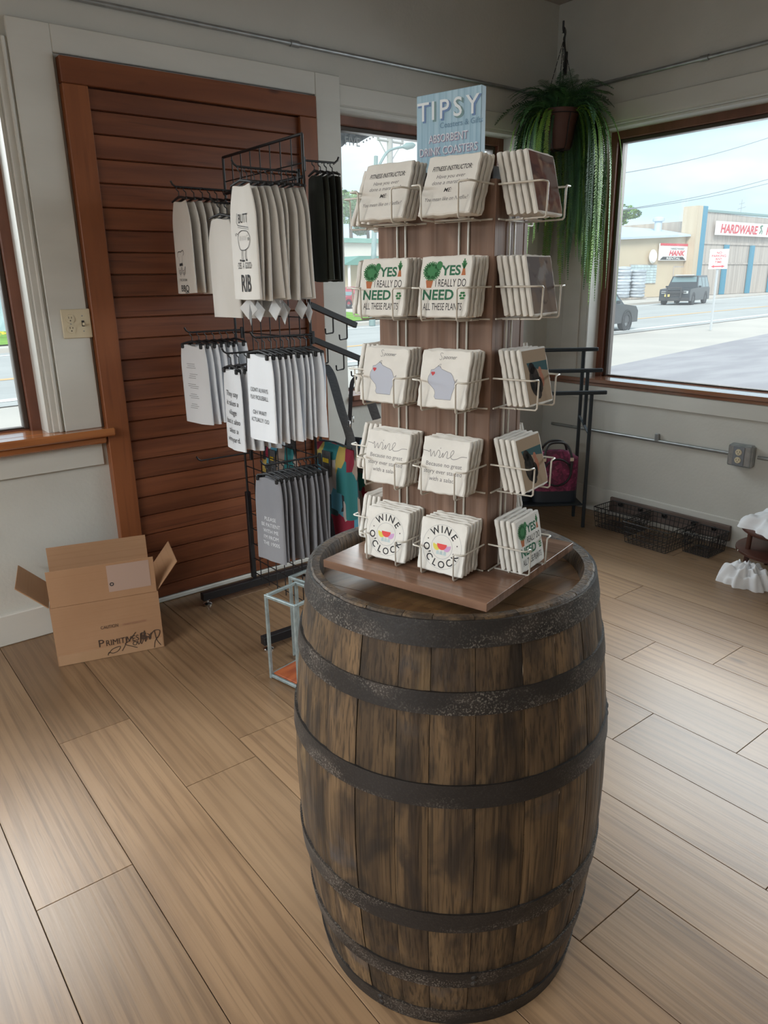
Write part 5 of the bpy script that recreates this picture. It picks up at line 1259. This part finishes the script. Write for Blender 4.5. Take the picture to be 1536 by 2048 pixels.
# ---- vehicles
def car(name, label, loc, rz, L_, W_, H_, body, suv=True, paint2=None):
    t = thing(name, label, 'car', loc, rz); gl = MT['carglass']; zb = .28; hz = H_*.56
    if suv: pr = [(-L_*.5, zb), (-L_*.5, hz*.80), (-L_*.485, hz*.97), (-L_*.30, hz*1.02), (-L_*.18, hz*1.04), (L_*.49, hz*1.02), (L_*.5, hz*.8), (L_*.5, zb)]
    else: pr = [(-L_*.5, zb), (-L_*.5, hz*.72), (-L_*.46, hz*.90), (-L_*.26, hz*1.0), (L_*.42, hz*1.06), (L_*.49, hz*1.0), (L_*.5, hz*.6), (L_*.5, zb)]
    def wheelcut(pr):
        return pr
    M_ = frame_m((0, 0, 0), (1, 0, 0), (0, 0, 1), (0, -1, 0))
    MB().prism(pr, -W_/2, W_/2, M_).build('body', body, t, 30)
    if suv: ro = [(-L_*.17, hz*1.03), (-L_*.06, H_*.985), (L_*.40, H_), (L_*.47, hz*1.02)]
    else: ro = [(-L_*.25, hz), (-L_*.06, H_*.97), (L_*.14, H_), (L_*.30, H_*.93), (L_*.46, hz*1.05)]
    n = len(ro); vs = [(x, s_*(W_/2)*(1-.16*((z-hz)/(H_-hz))), z) for s_ in (-1, 1) for x, z in ro]
    fs = [tuple(range(n)), tuple(reversed(range(n, 2*n)))]+[(i, i+n, (i+1) % n+n, (i+1) % n) for i in range(n)]
    MB().add(vs, fs).build('cabin', body, t)
    def pane(pts, nm='side_window'):
        for s_ in (-1, 1):
            q = [(x, s_*((W_/2)*(1-.16*((z-hz)/(H_-hz)))+.006), z) for x, z in pts]; MB().add(q, [tuple(range(len(q))) if s_ < 0 else tuple(reversed(range(len(q))))]).build(nm, gl, t)
    zt_, zl = H_*.93, hz*1.07
    if suv:
        pane([(-L_*.13, zl), (L_*.08, zl), (L_*.08, zt_), (-L_*.05, zt_)]); pane([(L_*.10, zl), (L_*.25, zl), (L_*.25, zt_), (L_*.10, zt_)]); pane([(L_*.27, zl), (L_*.43, zl), (L_*.385, zt_), (L_*.27, zt_)])
    else: pane([(-L_*.20, zl), (L_*.06, zl), (L_*.06, zt_), (-L_*.05, zt_*.985)]); pane([(L_*.08, zl), (L_*.36, zl), (L_*.26, zt_*.96), (L_*.08, zt_)])
    a_, b_ = ro[0], ro[1]; w0, w1 = W_/2*.90, W_/2*.76
    MB().add([(a_[0]+.05-.01, -w0, a_[1]+.05), (a_[0]+.05-.01, w0, a_[1]+.05), (b_[0]-.03-.01, w1, b_[1]-.05), (b_[0]-.03-.01, -w1, b_[1]-.05)], [(0, 3, 2, 1)]).build('windscreen', gl, t)
    rw = H_*.205
    for x in (-L_*.315, L_*.30):
        for s_ in (-1, 1):
            Mw = Matrix.Translation((x, s_*(W_/2-.10), rw)) @ Matrix.Rotation(rad(90), 4, 'X')
            w_ = MB().lathe([(rw*.62, -.12), (rw*.93, -.12), (rw, -.08), (rw, .08), (rw*.93, .12), (rw*.62, .12), (rw*.60, .06), (0, .05), (0, -.05), (rw*.60, -.06), (rw*.62, -.12)], 22, Mw).build('wheel', 'tyre', t, 35)
            MB().lathe([(0, .085), (rw*.25, .085), (rw*.58, .065), (0, .055)], 12, Mw @ Matrix.Scale(-s_, 4, (0, 0, 1))).build('hub', 'hubcap', w_)
            MB().lathe([(rw*1.02, -.02), (rw*1.16, -.02), (rw*1.16, .0), (rw*1.02, .0)], 22, Matrix.Translation((x, s_*(W_/2+.004), rw)) @ Matrix.Rotation(rad(90), 4, 'X')).build('wheel_arch', 'tyre', t)
    for s_ in (-1, 1):
        MB().box(-L_*.5-.015, -L_*.47, s_*W_*.36-.16, s_*W_*.36+.16, hz*.70, hz*.86, .02).build('headlamp', 'headlamp', t)
        MB().box(-L_*.13, -L_*.10, s_*(W_/2+.10)-.08, s_*(W_/2+.10)+.08, hz*1.05, hz*1.16, .02).build('mirror', body, t)
    MB().box(-L_*.5-.03, -L_*.49, -W_*.22, W_*.22, hz*.55, hz*.84, .01).build('grille', 'tyre', t)
    MB().box(-L_*.5-.05, -L_*.48, -W_*.48, W_*.48, zb+.02, hz*.46, .02).build('bumper', 'tyre', t)
    return t
MT['carglass'] = pmat('car_glass', (.16, .24, .25), None, rough=.12, spec=.8, rnd=False)
MT['tyre'] = flat('tyre_rubber', (.055, .055, .058), .85); MT['hubcap'] = flat('hubcap', (.34, .35, .36), .4, .3); MT['headlamp'] = flat('headlamp', (.6, .62, .62), .2)
# police-style SUV seen three-quarter from the front
pf = at_z(1352, 610, GZ); pr_ = at_z(1428, 604, GZ)
sv = car('patrol_suv', 'dark patrol sport utility vehicle with push bar driving past the hardware store', (49.6, 28.9, GZ-.012), math.atan2(1.7, 6.2), 5.1, 2.0, 1.9, flat('suv_black', (.030, .036, .042), .25), True)
pb = MB()
for y in (-.45, .45): pb.tube([(-2.72, y, .45), (-2.76, y, 1.15)], .05, 6)
pb.tube([(-2.74, -.8, .85), (-2.74, .8, .85)], .05, 6); pb.tube([(-2.75, -.5, 1.12), (-2.75, .5, 1.12)], .05, 6); pb.build('push_bar', 'tyre', sv)
MB().box(-2.665, -2.63, .28, .62, .55, .72, 0).build('number_plate', flat('plate_yellow', (.70, .58, .22), .6), sv)
MB().box(-.62, -.30, -.62, .62, 1.90, 1.96, .02).build('light_bar', 'headlamp', sv)
car('dark_car', 'dark sedan with black wheels partly cut off by the window frame', (22.25, 16.75, GZ-.012), math.atan2(1.0, 6.0)+math.pi, 4.8, 1.85, 1.66, flat('sedan_black', (.05, .055, .062), .25), False)

# ---- parking sign
p = at_z(1421, 660, GZ); zt2, zb2 = at_y(1432, 498, p.y).z, at_y(1430, 538, p.y).z
ps = thing('parking_sign', 'white no parking sign on a thin metal post by the street', 'sign', (p.x, p.y, GZ))
MB().tube([(0, 0, 0), (0, 0, zt2-GZ)], .045, 6).build('post', flat('sign_post_grey', (.50, .52, .53), .5), ps)
pw = .30; n_ = Vector((-p.x, -p.y, 0)).normalized(); xx = Vector((0, 0, 1)).cross(n_)
PMx = frame_m((0, 0, zb2-GZ), xx, (0, 0, 1), n_); ph_ = zt2-zb2
MB().box(-pw, pw, 0, ph_, .05, .07, 0, PMx).build('board', 'sign_white', ps)
mb = MB()
for i, l in enumerate(('NO', 'PARKING', 'ANY', 'TIME')): put_text(mb, l, 0, ph_*(.76-.155*i), ph_*.16, PMx, .075, width=(pw*1.5 if len(l) > 4 else None), bold=.02)
mb.build('lettering', 'sign_red', ps)
MB().add([(-pw*.75, ph_*.13, .075), (-pw*.4, ph_*.06, .075), (-pw*.4, ph_*.10, .075), (pw*.4, ph_*.10, .075), (pw*.4, ph_*.06, .075), (pw*.75, ph_*.13, .075), (pw*.4, ph_*.20, .075), (pw*.4, ph_*.16, .075), (-pw*.4, ph_*.16, .075), (-pw*.4, ph_*.20, .075)], [tuple(range(10))], PMx).build('arrow', 'sign_red', ps)

# ---- overhead wires, utility pole, street lamp
MT['wire_dark'] = flat('overhead_wire', (.22, .24, .26), .7); MT['pole_grey'] = pmat('pole_wood', (.42, .41, .39), (.36, .35, .33), (1, 1, .3), rough=.9, rnd=False)
for (ua, va, ub, vb, Y, lb) in ((1180, 357, 1560, 268, 33.0, 'upper overhead wire crossing the sky'), (1150, 432, 1560, 352, 34.0, 'upper of two close overhead wires above the store'), (1150, 431, 1560, 361, 35.0, 'lower of two close overhead wires above the store')):
    a, b = at_y(ua, va, Y), at_y(ub, vb, Y); pts = [a.lerp(b, i/12)-Vector((0, 0, .35*math.sin(math.pi*i/12))) for i in range(-3, 16)]
    tag(MB().tube(pts, .028, 5).build('overhead_wire', 'wire_dark'), lb, 'wire')
p = at_z(788, 640, GZ); YP = 33.0; pp = at_y(780, 300, YP); bx_ = at_y(782, 640, YP)
up_ = thing('utility_pole', 'grey wooden utility pole with a crossarm seen through the middle window', 'pole', (bx_.x, YP, GZ))
ztop = at_y(778, 268, YP).z; MB().tube([(0, 0, 0), (pp.x-bx_.x, 0, ztop-GZ)], [.20, .15], 8).build('pole', 'pole_grey', up_, 50)
ca, cb = at_y(755, 279, YP), at_y(806, 287, YP); o_ = Vector((bx_.x, YP, GZ))
MB().tube([ca-o_, cb-o_], .07, 5).build('crossarm', 'pole_grey', up_)
for q in (.05, .95): MB().tube([ca.lerp(cb, q)-o_, (ca.lerp(cb, .5)-o_)-Vector((0, 0, 1.0))], .03, 5).build('brace', 'pole_grey', up_)
for q in (.02, .5, .98): MB().lathe([(0, 0), (.07, 0), (.06, .2), (0, .22)], 8, Matrix.Translation(ca.lerp(cb, q)-o_+Vector((0, 0, .07)))).build('insulator', 'pole_grey', up_)
YL_ = 26.0; lb0 = at_y(744, 640, YL_); lt = at_y(752, 325, YL_); MT['lamp_green'] = flat('lamp_grey_green', (.20, .28, .27), .6)
sl_ = thing('street_lamp', 'grey-green street lamp with a long curved arm', 'street lamp', (lb0.x, YL_, GZ)); o_ = Vector((lb0.x, YL_, GZ))
MB().tube([(0, 0, 0), at_y(752, 312, YL_)-o_], [.14, .08], 8).build('pole', 'lamp_green', sl_, 50)
MB().tube(smooth_pts([at_y(u_, v_, YL_)-o_ for u_, v_ in ((752, 345), (763, 322), (775, 304), (790, 297), (806, 294))], 5), .055, 6).build('arm', 'lamp_green', sl_, 60)
la, lb_ = at_y(806, 294, YL_)-o_, at_y(830, 290, YL_)-o_; MB().tube([la, la.lerp(lb_, .3), la.lerp(lb_, .8), lb_], [.06, .14, .12, .04], 8).build('lamp_head', 'lamp_green', sl_, 60)
# ---- building and shelter behind, through the middle window
YW = 62.0; wq0, wq1 = at_y(640, 485, YW), at_y(1010, 485, YW)
wb_ = thing('white_building', 'long pale building with a green roof edge behind the utility pole', 'building', (0, 0, 0))
MB().box(wq0.x, wq1.x, YW, YW+12, GZ, at_y(720, 486, YW).z, 0).build('wall', pmat('white_siding', (.66, .64, .58), (.62, .60, .54), (.2, .2, 2), rough=.9, spec=.1, rnd=False), wb_)
MB().box(wq0.x-.3, wq1.x+.3, YW-.4, YW+12.4, at_y(720, 486, YW).z, at_y(720, 477, YW).z, 0).build('roof_edge', flat('green_roof', (.16, .34, .28), .6), wb_)
YG = 52.0; sx_a, sx_b = at_y(694, 530, YG).x, at_y(770, 530, YG).x; ze, zr = at_y(720, 530, YG).z, at_y(720, 512, YG).z
sh = thing('gabled_shelter', 'small shelter with a green gabled roof across the street', 'shelter', (0, 0, 0)); mxx = at_y(716, 530, YG).x
MB().add([(sx_a-.6, YG-.3, ze), (mxx, YG-.3, zr), (sx_b, YG-.3, zr), (sx_b+.4, YG-.3, ze), (sx_a-.6, YG+6, ze), (mxx, YG+6, zr), (sx_b, YG+6, zr), (sx_b+.4, YG+6, ze)], [(0, 3, 2, 1), (4, 5, 6, 7), (0, 1, 5, 4), (1, 2, 6, 5), (2, 3, 7, 6), (0, 4, 7, 3)]).build('roof', flat('shelter_green', (.14, .30, .25), .6), sh)
MB().box(sx_a+.3, sx_b-.3, YG+1, YG+5.5, GZ, ze, 0).build('wall', 'tan_wall', sh)
for q in (0, .5, 1): MB().tube([(sx_a+.2+(sx_b-sx_a-.4)*q, YG, GZ), (sx_a+.2+(sx_b-sx_a-.4)*q, YG, ze)], .12, 6).build('post', 'sign_white', sh)
cp = at_z(712, 603, GZ); car('red_car', 'small red and teal parked car across the street', (at_y(706, 596, 46).x, 46.0, GZ), rad(10), 4.4, 1.8, 1.5, flat('car_red', (.42, .07, .09), .35), False)
# ---- plastic covered frame through the left window
tp = thing('blue_tarp', 'large pale blue plastic sheet cover on the lawn through the left window', 'tarp', (0, 0, 0)); YT = 36.0
ta, tb_ = at_y(-1150, 600, YT).x, at_y(58, 600, YT).x; tz = at_y(20, 517, YT).z
mb = MB(); rr = random.Random(2)
mb.grid(lambda u, v: (ta+(tb_-ta)*u, YT+.25*math.sin(23*u+3*v)+.15*math.sin(51*u-5*v)+.6*v*v, GZ+(tz-GZ)*v), 60, 14); mb.build('sheet', pmat('pale_plastic', (.46, .58, .68), (.36, .48, .58), (.8, .8, 1.4), .4, .62, 5, 1.5, rough=.3, rnd=False), tp, 60)
MB().box(ta, tb_, YT+.65, YT+8, GZ, tz-.05, 0).build('frame', 'sign_white', tp)
mb = MB(); rr = random.Random(9)
yf = thing('flower_patch', 'yellow dandelions in the grass seen through the left window', 'flowers', (at_y(38, 675, 31.5).x, 31.5, GZ+.02)); yf['kind'] = 'stuff'
for k in range(160):
    x_, y_ = rr.gauss(0, .55), rr.gauss(0, .5); mb.lathe([(0, .16), (.05, .14), (.06, .11), (0, .10)], 5, Matrix.Translation((x_, y_, rr.uniform(0, .06))))
mb.build('blossoms', flat('dandelion', (.70, .55, .02), .8), yf)['kind'] = 'stuff'
# ---- trees
MT['treeA'] = pmat('tree_leaf_dark', (.075, .17, .045), (.11, .23, .06), (2, 2, 2), rough=.7, vary=.2); MT['treeB'] = pmat('tree_leaf_bright', (.20, .36, .06), (.14, .28, .06), (2, 2, 2), rough=.7, vary=.2)
MT['bark'] = pmat('bark', (.12, .09, .065), (.08, .06, .045), (2, 2, .5), rough=.9)
def crown_mesh(seed, n, rx, rz, ls):
    r = random.Random(seed); mb = MB(); lobes = [(r.gauss(0, .45)*rx, r.gauss(0, .45)*rx, r.uniform(-.6, .7)*rz, r.uniform(.35, .6)*rx) for _ in range(11)]
    for k in range(n):
        lx_, ly_, lz_, lr_ = lobes[k % 11]; a_, b_ = r.uniform(0, 6.28), math.acos(r.uniform(-1, 1)); q = lr_*r.uniform(.55, 1.0)**.5
        c = Vector((lx_+q*math.sin(b_)*math.cos(a_), ly_+q*math.sin(b_)*math.sin(a_), lz_+q*math.cos(b_)*.85))
        t1 = Vector((r.gauss(0, 1), r.gauss(0, 1), r.gauss(0, .6))).normalized(); t2 = t1.cross(Vector((r.gauss(0, 1), r.gauss(0, 1), r.gauss(0, 1)))).normalized(); s_ = ls*r.uniform(.6, 1.3)
        mb.add([c-t1*s_*.5, c+t2*s_*.28, c+t1*s_*.5, c-t2*s_*.28], [(0, 1, 2, 3)])
    return mb.mesh('crown')
CR = [crown_mesh(i, 5200, 1.0, 1.0, .13) for i in range(3)]
def tree(u, Y, vtop, vbot, wpx, k, mat, label, grp='trees beyond the street'):
    c = at_y(u, (vtop+vbot)/2, Y); top = at_y(u, vtop, Y).z; bot = at_y(u, vbot, Y).z; rw = (at_y(u+wpx/2, (vtop+vbot)/2, Y).x-at_y(u-wpx/2, (vtop+vbot)/2, Y).x)/2
    t = thing('tree', label, 'tree', (c.x, Y, GZ), group=grp); hz_ = (top-bot)/2
    me = CR[k % 3].copy(); cr = mk('crown', me, mat, t); cr.location = (0, 0, c.z-GZ); cr.scale = (rw*.95, rw*.95, hz_*.85); cr.rotation_euler = (0, 0, k*1.3)
    MB().tube([(0, 0, 0), (.1, 0, (c.z-GZ)*.6), (0, 0, c.z-GZ)], [.35, .26, .16], 8).build('trunk', 'bark', t, 60)
tree(700, 78, 372, 482, 70, 0, 'treeB', 'bright green tree behind the pale building, left of the pole')
tree(735, 82, 395, 482, 60, 1, 'treeA', 'darker green tree behind the pale building, beside the lamp arm')
tree(655, 80, 360, 480, 90, 2, 'treeA', 'green tree behind the pale building, hidden by the post')
tree(1222, 95, 396, 474, 74, 1, 'treeB', 'bright green treetop over the annex roof beside the window frame')
tree(1180, 97, 400, 474, 70, 2, 'treeA', 'green treetop over the annex roof behind the window frame')
tree(-2, 52, 372, 530, 110, 0, 'treeB', 'bright green tree above the blue sheet in the left window')
tree(28, 58, 430, 535, 60, 1, 'treeA', 'dark green shrub tree above the blue sheet in the left window')
# ---- scalloped valance hung outside the middle window
va = thing('window_valance', 'dark scalloped valance with pale lettering outside the middle window', 'valance', (2.26, Y1+.26, 2.06))
YV = Y1+.26
sc_ = [(0, -.03)]
for u_, v_ in ((684.5, 293), (693.5, 284), (707, 286), (716, 286), (731.6, 277), (747, 269), (756, 268), (763, 275), (766.5, 270), (774, 263.6), (781, 261), (800, 257)):
    q_ = at_y(u_, v_, YV); sc_.append((q_.x-2.26, q_.z-2.06))
poly = [(0, .19)]; sc_.append((sc_[-1][0], .19))
MB().prism(poly+sc_, -.002, .002, frame_m((0, 0, 0), (1, 0, 0), (0, 0, 1), (0, -1, 0))).build('cloth', pmat('dark_valance', (.10, .12, .15), (.25, .28, .32), (30, 30, 30), rough=.8, rnd=False), va)
mb = MB(); VF = frame_m((0, -.004, 0), (1, 0, 0), (0, 0, 1), (0, -1, 0)); put_text(mb, 'FIVE', .262, .060, .060, VF, width=.095)
for k in range(5): disc(mb, .335+.022*k, .085+.010*k, .005, .005, VF, 0, 8)
mb.build('lettering', flat('valance_lettering', (.42, .44, .47), .8), va)
